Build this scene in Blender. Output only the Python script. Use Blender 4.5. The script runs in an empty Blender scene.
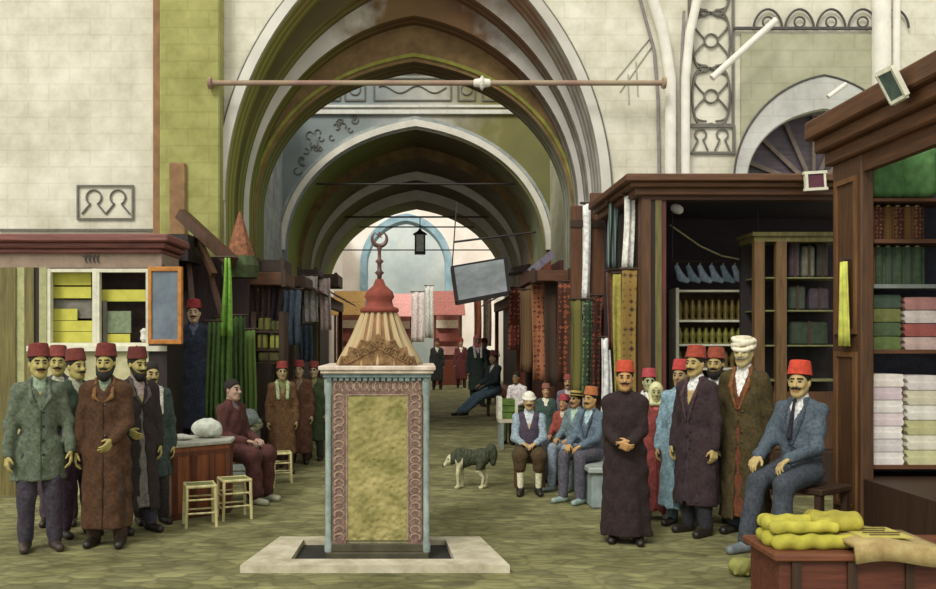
import bpy, bmesh, math, random
import numpy as np
from mathutils import Vector, Matrix
from mathutils.geometry import tessellate_polygon
random.seed(7)
PI = math.pi
scene = bpy.context.scene
C = scene.collection
# ---------------------------------------------------------------- camera maths
VX, VY, F, H = 420.0, 340.0, 900.0, 1.65
def gx(px, Y): return (px - VX) / F * Y
def gz(py, Y): return H - (py - VY) / F * Y
def gy(py, z=0.0): return (H - z) * F / (py - VY)
def pt(px, py, Y): return Vector((gx(px, Y), Y, gz(py, Y)))

def lin(c):
    return tuple(((v / 12.92) if v <= .04045 else ((v + .055) / 1.055) ** 2.4) for v in c)
def hexc(h):
    h = h.lstrip('#'); return tuple(int(h[i:i + 2], 16) / 255 for i in (0, 2, 4))

# ---------------------------------------------------------------- materials
MATS = {}
def mat(name, col, var=.22, scale=14, rough=.85, bump=.15, tint=None, metal=0, stretch=None, emit=0):
    if name in MATS: return MATS[name]
    m = bpy.data.materials.new(name); m.use_nodes = True
    nt = m.node_tree; N = nt.nodes; L = nt.links
    b = N['Principled BSDF']; b.inputs['Roughness'].default_value = rough
    b.inputs['Metallic'].default_value = metal
    base = lin(hexc(col)) if isinstance(col, str) else col
    dark = tuple(max(0, v * (1 - var)) for v in base)
    lite = tuple(min(1, v * (1 + var)) for v in base)
    if tint:
        t = lin(hexc(tint)); lite = t
    tc = N.new('ShaderNodeTexCoord'); src = tc.outputs['Object']
    if stretch:
        mp = N.new('ShaderNodeMapping'); mp.inputs['Scale'].default_value = stretch
        L.new(src, mp.inputs['Vector']); src = mp.outputs['Vector']
    n = N.new('ShaderNodeTexNoise'); n.inputs['Scale'].default_value = scale
    n.inputs['Detail'].default_value = 5; n.inputs['Roughness'].default_value = .65
    L.new(src, n.inputs['Vector'])
    r = N.new('ShaderNodeValToRGB')
    r.color_ramp.elements[0].position = .33; r.color_ramp.elements[1].position = .67
    r.color_ramp.elements[0].color = (*dark, 1); r.color_ramp.elements[1].color = (*lite, 1)
    L.new(n.outputs['Fac'], r.inputs['Fac']); L.new(r.outputs['Color'], b.inputs['Base Color'])
    if bump:
        bp = N.new('ShaderNodeBump'); bp.inputs['Strength'].default_value = bump; bp.inputs['Distance'].default_value = .02
        L.new(n.outputs['Fac'], bp.inputs['Height']); L.new(bp.outputs['Normal'], b.inputs['Normal'])
    if emit:
        b.inputs['Emission Color'].default_value = (*base, 1); b.inputs['Emission Strength'].default_value = emit
    MATS[name] = m
    return m

def wood(name, col, var=.35, axis='z'):
    st = {'z': (9, 9, .8), 'x': (.8, 9, 9), 'y': (9, .8, 9)}[axis]
    return mat(name, col, var=var, scale=3.2, rough=.6, bump=.2, stretch=st)

def plaster(name, col, line, tint=None, rough=.9, sx=.55, sz=.22, mortar=.012):
    """plaster over coursed blocks: faint joints, big blotches"""
    m = mat(name, col, var=.12, scale=2.2, bump=.1, tint=tint, rough=rough)
    nt = m.node_tree; N = nt.nodes; L = nt.links
    b = N['Principled BSDF']
    ramp = [n for n in N if n.type == 'VALTORGB'][0]
    tc = [n for n in N if n.type == 'TEX_COORD'][0]
    mp = N.new('ShaderNodeMapping'); mp.inputs['Rotation'].default_value = (PI / 2, 0, 0)
    L.new(tc.outputs['Object'], mp.inputs['Vector'])
    br = N.new('ShaderNodeTexBrick'); br.inputs['Scale'].default_value = 1
    br.inputs['Brick Width'].default_value = sx; br.inputs['Row Height'].default_value = sz
    br.inputs['Mortar Size'].default_value = mortar
    br.inputs['Color1'].default_value = (1, 1, 1, 1); br.inputs['Color2'].default_value = (.93, .93, .93, 1)
    br.inputs['Mortar'].default_value = (*lin(hexc(line)), 1)
    L.new(mp.outputs['Vector'], br.inputs['Vector'])
    mx = N.new('ShaderNodeMix'); mx.data_type = 'RGBA'; mx.blend_type = 'MULTIPLY'; mx.inputs[0].default_value = .13
    L.new(ramp.outputs['Color'], mx.inputs[6]); L.new(br.outputs['Color'], mx.inputs[7])
    L.new(mx.outputs[2], b.inputs['Base Color'])
    return m

def soffit_mat(name, stops):
    """vault plaster whose painted colour runs from the left haunch over the crown to the right haunch"""
    m = bpy.data.materials.new(name); m.use_nodes = True
    nt = m.node_tree; N = nt.nodes; L = nt.links; b = N['Principled BSDF']; b.inputs['Roughness'].default_value = .9
    tc = N.new('ShaderNodeTexCoord'); sp = N.new('ShaderNodeSeparateXYZ'); L.new(tc.outputs['Object'], sp.inputs[0])
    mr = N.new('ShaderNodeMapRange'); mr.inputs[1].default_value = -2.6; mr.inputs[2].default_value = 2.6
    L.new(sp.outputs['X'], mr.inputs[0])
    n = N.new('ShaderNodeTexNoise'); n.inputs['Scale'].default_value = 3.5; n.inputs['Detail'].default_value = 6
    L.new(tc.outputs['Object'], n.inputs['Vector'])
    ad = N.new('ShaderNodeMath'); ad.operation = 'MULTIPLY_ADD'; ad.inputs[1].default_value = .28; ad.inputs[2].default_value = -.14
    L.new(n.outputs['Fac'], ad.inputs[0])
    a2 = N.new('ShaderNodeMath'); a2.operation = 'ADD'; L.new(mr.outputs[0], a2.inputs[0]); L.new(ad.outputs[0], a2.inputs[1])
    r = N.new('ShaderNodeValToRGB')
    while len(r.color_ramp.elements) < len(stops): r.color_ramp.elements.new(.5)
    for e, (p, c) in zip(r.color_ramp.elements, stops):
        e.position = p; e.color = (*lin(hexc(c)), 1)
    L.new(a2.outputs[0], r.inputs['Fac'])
    w = N.new('ShaderNodeTexWave'); w.bands_direction = 'Y'; w.inputs['Scale'].default_value = 1.6; w.inputs['Distortion'].default_value = 1.2
    w.inputs['Detail'].default_value = 3
    L.new(tc.outputs['Object'], w.inputs['Vector'])
    mx = N.new('ShaderNodeMix'); mx.data_type = 'RGBA'; mx.blend_type = 'MULTIPLY'; mx.inputs[0].default_value = .45
    L.new(r.outputs['Color'], mx.inputs[6]); L.new(w.outputs['Color'], mx.inputs[7])
    L.new(mx.outputs[2], b.inputs['Base Color'])
    bp = N.new('ShaderNodeBump'); bp.inputs['Strength'].default_value = .3; bp.inputs['Distance'].default_value = .03
    L.new(w.outputs['Fac'], bp.inputs['Height']); L.new(bp.outputs['Normal'], b.inputs['Normal'])
    return m

def striped(name, cols, scale=8, axis='X', rough=.9, dist=.6):
    """woven stripes in several colours"""
    m = bpy.data.materials.new(name); m.use_nodes = True
    nt = m.node_tree; N = nt.nodes; L = nt.links; b = N['Principled BSDF']; b.inputs['Roughness'].default_value = rough
    tc = N.new('ShaderNodeTexCoord')
    w = N.new('ShaderNodeTexWave'); w.bands_direction = axis; w.inputs['Scale'].default_value = scale
    w.inputs['Distortion'].default_value = dist; w.inputs['Detail'].default_value = 2
    L.new(tc.outputs['Object'], w.inputs['Vector'])
    r = N.new('ShaderNodeValToRGB'); r.color_ramp.interpolation = 'CONSTANT'
    while len(r.color_ramp.elements) < len(cols): r.color_ramp.elements.new(.5)
    for i, (e, c) in enumerate(zip(r.color_ramp.elements, cols)):
        e.position = i / len(cols); e.color = (*lin(hexc(c)), 1)
    L.new(w.outputs['Fac'], r.inputs['Fac']); L.new(r.outputs['Color'], b.inputs['Base Color'])
    return m

def rug_mat(name, c1, c2, c3, scale=9):
    m = bpy.data.materials.new(name); m.use_nodes = True
    nt = m.node_tree; N = nt.nodes; L = nt.links; b = N['Principled BSDF']; b.inputs['Roughness'].default_value = .95
    tc = N.new('ShaderNodeTexCoord')
    v = N.new('ShaderNodeTexVoronoi'); v.inputs['Scale'].default_value = scale; v.distance = 'MANHATTAN'; v.inputs['Randomness'].default_value = .35
    L.new(tc.outputs['Object'], v.inputs['Vector'])
    r = N.new('ShaderNodeValToRGB'); r.color_ramp.interpolation = 'CONSTANT'; r.color_ramp.elements.new(.5)
    for e, p, c in zip(r.color_ramp.elements, (0, .3, .55), (c1, c2, c3)):
        e.position = p; e.color = (*lin(hexc(c)), 1)
    L.new(v.outputs['Distance'], r.inputs['Fac']); L.new(r.outputs['Color'], b.inputs['Base Color'])
    return m

# ---------------------------------------------------------------- object helpers
def tag(o, label=None, cat=None, group=None, kind=None):
    if label: o['label'] = label
    if cat: o['category'] = cat
    if group: o['group'] = group
    if kind: o['kind'] = kind
    return o
def empty(name, loc, rz=0, label=None, cat=None, group=None):
    o = bpy.data.objects.new(name, None); C.objects.link(o)
    o.location = loc; o.rotation_euler = (0, 0, rz); o.empty_display_size = .1
    return tag(o, label, cat, group)
def copy_tree(o, parent=None):
    c = o.copy(); C.objects.link(c); c.parent = parent
    for ch in list(o.children): copy_tree(ch, c)
    return c
def link_mesh(name, me, mats, parent=None, loc=None):
    o = bpy.data.objects.new(name, me); C.objects.link(o)
    for m in (mats if isinstance(mats, (list, tuple)) else [mats]): me.materials.append(m)
    if parent: o.parent = parent
    if loc is not None: o.location = loc
    return o

BOXN = [0]
class MB:
    """collects shapes into ONE mesh"""
    def __init__(s): s.v = []; s.f = []; s.mi = []; s.cur = 0
    def add(s, vs, fs):
        b = len(s.v); s.v.extend([tuple(v) for v in vs]); s.f.extend([tuple(i + b for i in f) for f in fs]); s.mi.extend([s.cur] * len(fs))
        return s
    def box(s, x0, x1, y0, y1, z0, z1, M=None):
        BOXN[0] += 1; e = (BOXN[0] % 13) * .0003   # no two touching boards share exactly one plane
        vs = [Vector((x, y, z)) for z in (z0 - e, z1 + e) for y in (y0 - e, y1 + e) for x in (x0 - e, x1 + e)]
        if M: vs = [M @ v for v in vs]
        return s.add(vs, [(0, 2, 3, 1), (4, 5, 7, 6), (0, 1, 5, 4), (2, 6, 7, 3), (0, 4, 6, 2), (1, 3, 7, 5)])
    def bar(s, a, b, w, h=None, up=(0, 0, 1)):
        """rectangular bar from a to b"""
        a = Vector(a); b = Vector(b); h = h or w; d = (b - a); l = d.length; d.normalize()
        u = Vector(up)
        if abs(d.dot(u)) > .98: u = Vector((0, 1, 0))
        x = d.cross(u).normalized(); z = x.cross(d)
        M = Matrix((x, d, z)).transposed().to_4x4(); M.translation = a
        return s.box(-w / 2, w / 2, 0, l, -h / 2, h / 2, M)
    def tube(s, pts, r, n=8, caps=True):
        pts = [Vector(p) for p in pts]; rr = r if isinstance(r, (list, tuple)) else [r] * len(pts)
        vs = []; prev = None
        for i, p in enumerate(pts):
            d = (pts[min(i + 1, len(pts) - 1)] - pts[max(i - 1, 0)]).normalized()
            if prev is None:
                u = Vector((0, 0, 1)) if abs(d.z) < .9 else Vector((0, 1, 0))
                x = d.cross(u).normalized()
            else:
                x = (prev - d * prev.dot(d)).normalized()
            prev = x; y = d.cross(x)
            for k in range(n):
                t = 2 * PI * k / n; vs.append(p + (x * math.cos(t) + y * math.sin(t)) * rr[i])
        fs = []
        for i in range(len(pts) - 1):
            for k in range(n):
                a = i * n + k; b = i * n + (k + 1) % n; fs.append((a, b, b + n, a + n))
        if caps: fs.append(tuple(range(n - 1, -1, -1))); fs.append(tuple(range((len(pts) - 1) * n, len(pts) * n)))
        return s.add(vs, fs)
    def lathe(s, prof, cx=0, cy=0, cz=0, n=24, flute=None, M=None, sy=1):
        vs = []; fs = []
        for i, (r, z) in enumerate(prof):
            for k in range(n):
                t = 2 * PI * k / n; q = r
                if flute: q = r * (1 + flute[1] * flute[2](i) * abs(math.sin(t * flute[0] / 2)))
                v = Vector((q * math.cos(t), q * math.sin(t) * sy, z))
                vs.append((M @ v if M else v) + Vector((cx, cy, cz)))
        m = len(prof)
        for i in range(m - 1):
            for k in range(n):
                a = i * n + k; b = i * n + (k + 1) % n; fs.append((a, b, b + n, a + n))
        fs.append(tuple(range(n - 1, -1, -1))); fs.append(tuple(range((m - 1) * n, m * n)))
        return s.add(vs, fs)
    def slab_xz(s, outer, holes, y0, y1):
        """polygon in XZ (with holes) extruded along Y"""
        loops = [[Vector((x, z, 0)) for x, z in l] for l in [outer] + list(holes)]
        tris = tessellate_polygon(loops)
        flat = [p for l in loops for p in l]; n = len(flat)
        vs = [(p.x, y0, p.y) for p in flat] + [(p.x, y1, p.y) for p in flat]
        fs = []
        for a, b, c in tris:
            nrm = (flat[b] - flat[a]).cross(flat[c] - flat[a]).z
            if nrm < 0: b, c = c, b
            fs.append((a, b, c)); fs.append((a + n, c + n, b + n))
        o = 0
        for l in loops:
            k = len(l)
            ar = sum(l[i].x * l[(i + 1) % k].y - l[(i + 1) % k].x * l[i].y for i in range(k))
            first = (o == 0)
            for i in range(k):
                p, q = o + i, o + (i + 1) % k
                ccw = (ar > 0) == first
                fs.append((p, p + n, q + n, q) if ccw is False else (q, q + n, p + n, p))
            o += k
        return s.add(vs, fs)
    def prism_xy(s, poly, z0, z1):
        n = len(poly)
        vs = [(x, y, z0) for x, y in poly] + [(x, y, z1) for x, y in poly]
        fs = [tuple(range(n - 1, -1, -1)), tuple(range(n, 2 * n))]
        for i in range(n):
            j = (i + 1) % n; fs.append((i, j, j + n, i + n))
        return s.add(vs, fs)
    def sheet(s, P, t):
        """P: rows of points -> sheet with thickness t (offset along local normal)"""
        R = len(P); K = len(P[0]); P = [[Vector(p) for p in row] for row in P]
        def nr(i, j):
            a = P[min(i + 1, R - 1)][j] - P[max(i - 1, 0)][j]; b = P[i][min(j + 1, K - 1)] - P[i][max(j - 1, 0)]
            return a.cross(b).normalized()
        top = [P[i][j] + nr(i, j) * t / 2 for i in range(R) for j in range(K)]
        bot = [P[i][j] - nr(i, j) * t / 2 for i in range(R) for j in range(K)]
        n = R * K; fs = []
        for i in range(R - 1):
            for j in range(K - 1):
                a = i * K + j; fs.append((a, a + K, a + K + 1, a + 1)); fs.append((n + a, n + a + 1, n + a + K + 1, n + a + K))
        for j in range(K - 1):
            fs.append((j, j + 1, n + j + 1, n + j)); a = (R - 1) * K + j; fs.append((a, n + a, n + a + 1, a + 1))
        for i in range(R - 1):
            a = i * K; fs.append((a, n + a, n + a + K, a + K)); a += K - 1; fs.append((a, a + K, n + a + K, n + a))
        return s.add(top + bot, fs)
    def build(s, name, mats, parent=None, smooth=False, bev=0, loc=None, angle=None):
        me = bpy.data.meshes.new(name); me.from_pydata(s.v, [], s.f); me.validate()
        o = link_mesh(name, me, mats, parent, loc)
        if len(s.mi) == len(me.polygons) and any(s.mi): me.polygons.foreach_set('material_index', s.mi)
        bm = bmesh.new(); bm.from_mesh(me); bmesh.ops.recalc_face_normals(bm, faces=bm.faces)
        if bev:
            es = [e for e in bm.edges if len(e.link_faces) == 2 and e.calc_face_angle(0) > .6]
            bmesh.ops.bevel(bm, geom=es, offset=bev, segments=1, affect='EDGES', clamp_overlap=True)
        bm.to_mesh(me); bm.free()
        if smooth:
            for p in me.polygons: p.use_smooth = True
            if angle:
                me.set_sharp_from_angle(angle=angle)
        return o

def struct(mb, name, m, **k):
    return tag(mb.build(name, m, **k), kind='structure')

def arch_pts(hw, spring, apex, n=20, cx=0.0):
    """left spring -> crown -> right spring of a pointed (or near round) arch"""
    rise = apex - spring; P = []
    if rise > hw * 1.001:
        c = (rise * rise - hw * hw) / (2 * hw); r = hw + c; a1 = math.atan2(rise, c)
        for i in range(n + 1):
            a = a1 * i / n; P.append((r * math.cos(a) - c, r * math.sin(a)))
    else:
        for i in range(n + 1):
            a = PI / 2 * i / n; k = .045 * (a / (PI / 2)) ** 6
            P.append((hw * math.cos(a), rise * math.sin(a) * (1 - .045) / 1 + rise * k))
    right = [(cx + x, spring + z) for x, z in P]; left = [(cx - x, spring + z) for x, z in P]
    return left + right[::-1][1:]

# ---------------------------------------------------------------- implicit surfaces (bodies, clothes, dog)
class SDF:
    def __init__(s, lo, hi, h):
        s.lo = np.array(lo, float); s.h = h
        s.n = np.maximum(4, np.ceil((np.array(hi) - s.lo) / h).astype(int) + 1)
        s.ax = [s.lo[i] + h * np.arange(s.n[i]) for i in range(3)]
        s.d = np.full(tuple(s.n), 1.0)
    def sub(s, lo, hi):
        a = np.clip(np.floor((np.array(lo) - s.lo) / s.h).astype(int), 0, s.n)
        b = np.clip(np.ceil((np.array(hi) - s.lo) / s.h).astype(int) + 1, 0, s.n)
        sl = tuple(slice(a[i], b[i]) for i in range(3))
        return sl, s.ax[0][sl[0]][:, None, None], s.ax[1][sl[1]][None, :, None], s.ax[2][sl[2]][None, None, :]
    def mix(s, sl, d, k):
        o = s.d[sl]
        if k > 0:
            hh = np.maximum(k - np.abs(o - d), 0) / k; s.d[sl] = np.minimum(o, d) - hh * hh * k * .25
        else: s.d[sl] = np.minimum(o, d)
    def cone(s, a, b, ra, rb=None, k=.02):
        rb = ra if rb is None else rb; a = np.array(a, float); b = np.array(b, float); m = max(ra, rb) + k + 3 * s.h
        sl, X, Y, Z = s.sub(np.minimum(a, b) - m, np.maximum(a, b) + m)
        ab = b - a; L = max(ab @ ab, 1e-9)
        t = np.clip(((X - a[0]) * ab[0] + (Y - a[1]) * ab[1] + (Z - a[2]) * ab[2]) / L, 0, 1)
        d = np.sqrt((X - a[0] - t * ab[0]) ** 2 + (Y - a[1] - t * ab[1]) ** 2 + (Z - a[2] - t * ab[2]) ** 2) - (ra + (rb - ra) * t)
        s.mix(sl, d, k)
    def _ell(s, c, r, R, X, Y, Z):
        x, y, z = X - c[0], Y - c[1], Z - c[2]
        if R is not None:
            x, y, z = (R[0][0] * x + R[1][0] * y + R[2][0] * z, R[0][1] * x + R[1][1] * y + R[2][1] * z, R[0][2] * x + R[1][2] * y + R[2][2] * z)
        k0 = np.sqrt((x / r[0]) ** 2 + (y / r[1]) ** 2 + (z / r[2]) ** 2) + 1e-9
        k1 = np.sqrt((x / r[0] ** 2) ** 2 + (y / r[1] ** 2) ** 2 + (z / r[2] ** 2) ** 2) + 1e-9
        return k0 * (k0 - 1) / k1
    def ell(s, c, r, R=None, k=.02):
        m = max(r) + k + 3 * s.h; c = np.array(c, float)
        sl, X, Y, Z = s.sub(c - m, c + m); s.mix(sl, s._ell(c, r, R, X, Y, Z), k)
    def prof(s, zs, rx, ry, cx=0, cy=0, k=.03, folds=None):
        """vertical elliptic solid: radii interpolated over zs (ascending)"""
        zs = np.array(zs, float); m = max(max(rx), max(ry)) * 1.25 + k + 3 * s.h
        cxm = np.atleast_1d(cx); cym = np.atleast_1d(cy)
        sl, X, Y, Z = s.sub((cxm.min() - m, cym.min() - m, zs[0] - k - 3 * s.h), (cxm.max() + m, cym.max() + m, zs[-1] + k + 3 * s.h))
        RX = np.interp(Z, zs, rx); RY = np.interp(Z, zs, ry)
        CX = np.interp(Z, zs, cx) if np.ndim(cx) else cx; CY = np.interp(Z, zs, cy) if np.ndim(cy) else cy
        x, y = X - CX, Y - CY
        q = np.sqrt((x / RX) ** 2 + (y / RY) ** 2)
        if folds:
            th = np.arctan2(y / RY, x / RX); fade = np.clip((folds[3] - Z) / max(folds[3] - zs[0], 1e-3), 0, 1)
            q = q / (1 + folds[1] * fade * (np.sin(folds[0] * th + folds[2]) + .5 * np.sin((folds[0] * 1.7) * th + 2 * folds[2] + Z * 3)))
        d = (q - 1) * np.minimum(RX, RY)
        d = np.maximum(d, np.maximum(zs[0] - Z, Z - zs[-1]))
        s.mix(sl, d, k)
    def cut(s, fn, lo=None, hi=None):
        """remove the region where fn < 0"""
        sl, X, Y, Z = s.sub(lo if lo is not None else s.lo, hi if hi is not None else s.lo + s.h * s.n)
        s.d[sl] = np.maximum(s.d[sl], -fn(X, Y, Z))
    def crease(s, amp, f, ph=0):
        X, Y, Z = s.ax[0][:, None, None], s.ax[1][None, :, None], s.ax[2][None, None, :]
        s.d += amp * (np.sin(f * (Z * 1.3 + X * .7) + ph) * np.sin(f * .6 * (X - Y) + 1.3 * ph) + .6 * np.sin(f * 1.9 * (Z * .6 - X + Y * .5) + 2 * ph))
    def mesh(s):
        d = s.d; h = s.h
        d[0] = d[-1] = 1; d[:, 0] = d[:, -1] = 1; d[:, :, 0] = d[:, :, -1] = 1
        ins = d < 0
        c = np.zeros(tuple(s.n - 1), np.uint8)
        nx, ny, nz = s.n
        offs = [(i, j, k) for i in (0, 1) for j in (0, 1) for k in (0, 1)]
        for i, j, k in offs: c += ins[i:nx - 1 + i, j:ny - 1 + j, k:nz - 1 + k]
        act = np.argwhere((c > 0) & (c < 8))
        if len(act) == 0: return np.zeros((0, 3)), np.zeros((0, 4), int)
        vals = np.stack([d[act[:, 0] + i, act[:, 1] + j, act[:, 2] + k] for i, j, k in offs], 1)
        acc = np.zeros((len(act), 3)); cnt = np.zeros(len(act))
        for a in range(8):
            for b in range(a + 1, 8):
                if sum(abs(offs[a][q] - offs[b][q]) for q in range(3)) != 1: continue
                va, vb = vals[:, a], vals[:, b]; m = (va < 0) != (vb < 0)
                t = np.where(m, va / np.where(m, va - vb, 1), 0)
                p = np.array(offs[a])[None] + t[:, None] * (np.array(offs[b]) - np.array(offs[a]))[None]
                acc += p * m[:, None]; cnt += m
        V = s.lo + h * (act + acc / cnt[:, None])
        idx = np.full(tuple(s.n - 1), -1, np.int64); idx[act[:, 0], act[:, 1], act[:, 2]] = np.arange(len(act))
        Fs = []
        for ax in range(3):
            u, w = (ax + 1) % 3, (ax + 2) % 3
            A = [slice(None)] * 3; B = [slice(None)] * 3; A[ax] = slice(0, -1); B[ax] = slice(1, None)
            ed = np.argwhere(ins[tuple(A)] != ins[tuple(B)])
            ed = ed[(ed[:, u] > 0) & (ed[:, w] > 0)]
            ed = ed[(ed[:, u] < s.n[u] - 1) & (ed[:, w] < s.n[w] - 1)]
            eu = np.zeros(3, int); eu[u] = 1; ew = np.zeros(3, int); ew[w] = 1
            def g(e): return idx[e[:, 0], e[:, 1], e[:, 2]]
            q = np.stack([g(ed - eu - ew), g(ed - ew), g(ed), g(ed - eu)], 1)
            fl = ~ins[ed[:, 0], ed[:, 1], ed[:, 2]]
            q[fl] = q[fl][:, ::-1]
            Fs.append(q)
        Q = np.concatenate(Fs); Q = Q[(Q >= 0).all(1)]
        return V, Q
    def build(s, name, mats, parent=None, scale=1.0, paint=None, off=(0, 0, 0)):
        V, Q = s.mesh()
        me = bpy.data.meshes.new(name)
        Vs = V * scale + np.array(off)
        me.vertices.add(len(V)); me.vertices.foreach_set('co', Vs.astype(np.float32).ravel())
        me.loops.add(Q.size); me.loops.foreach_set('vertex_index', Q.astype(np.int32).ravel())
        me.polygons.add(len(Q)); me.polygons.foreach_set('loop_start', np.arange(0, Q.size, 4, dtype=np.int32))
        me.update(calc_edges=True); me.validate()
        o = link_mesh(name, me, mats, parent)
        me.polygons.foreach_set('use_smooth', np.ones(len(me.polygons), bool))
        if paint is not None and len(me.polygons) == len(Q):
            me.polygons.foreach_set('material_index', paint(V[Q].mean(1)).astype(np.int32))
        return o
# ---------------------------------------------------------------- people
def cloth_mat(col, var=.42): return mat('cloth_' + col, col, var=var, scale=38, rough=.95, bump=.3)
def skin_mat(col): return mat('skin_' + col, col, var=.16, scale=22, rough=.7, bump=0)
M_EYE = mat('eye_dark', '#1c1712', var=.1, rough=.4, bump=0)
M_HAIR = mat('hair_dark', '#1d1813', var=.4, scale=60, bump=.3)
M_GREYHAIR = mat('hair_grey', '#7d7a6a', var=.4, scale=60, bump=.3)

def rot(yaw=0, pitch=0, roll=0):
    return (Matrix.Rotation(yaw, 3, 'Z') @ Matrix.Rotation(roll, 3, 'Y') @ Matrix.Rotation(pitch, 3, 'X'))
def npm(M): return np.array([[M[i][j] for j in range(3)] for i in range(3)])

def ik(S, W, l1, l2, hint):
    S, W, hint = np.array(S, float), np.array(W, float), np.array(hint, float)
    v = W - S; L = np.linalg.norm(v); L2 = min(L, (l1 + l2) * .995)
    v = v / L; W = S + v * L2
    a = (l1 * l1 - l2 * l2 + L2 * L2) / (2 * L2); hh = math.sqrt(max(l1 * l1 - a * a, 0))
    p = hint - v * (hint @ v); p /= np.linalg.norm(p)
    return S + v * a + p * hh, W

def hand(s, W, f, n, side, curl=.5, r=1.0):
    """palm, five unequal jointed fingers, thumb off the side near the wrist"""
    f = np.array(f, float); f /= np.linalg.norm(f); n = np.array(n, float); n -= f * (n @ f); n /= np.linalg.norm(n)
    t = np.cross(f, n) * side     # towards the thumb side
    W = np.array(W, float)
    lens = [.070, .080, .075, .058]
    for i, L in enumerate(lens):
        o = .031 - .0205 * i
        root = W + f * (.088 - .004 * abs(i - 1.2)) + t * o
        s.cone(W + t * o * .55 + f * .012, root, .0155 * r, .0125 * r, k=.008)
        c1 = curl * .7 + .08 * i; d1 = f * math.cos(c1) + n * math.sin(c1); c2 = curl * 1.9 + .1 * i; d2 = f * math.cos(c2) + n * math.sin(c2)
        mid = root + d1 * L * .52; tip = mid + d2 * L * .5
        s.cone(root, mid, .0102 * r, .0092 * r, k=.004); s.cone(mid, tip, .0092 * r, .0072 * r, k=.002)
    b = W + f * .024 + t * .024
    m = b + (f * .62 + t * .62 + n * .45) * .042; e = m + (f * .85 + t * .15 + n * .5) * .032
    s.cone(b, m, .0145 * r, .0112 * r, k=.008); s.cone(m, e, .0112 * r, .0085 * r, k=.003)

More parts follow.
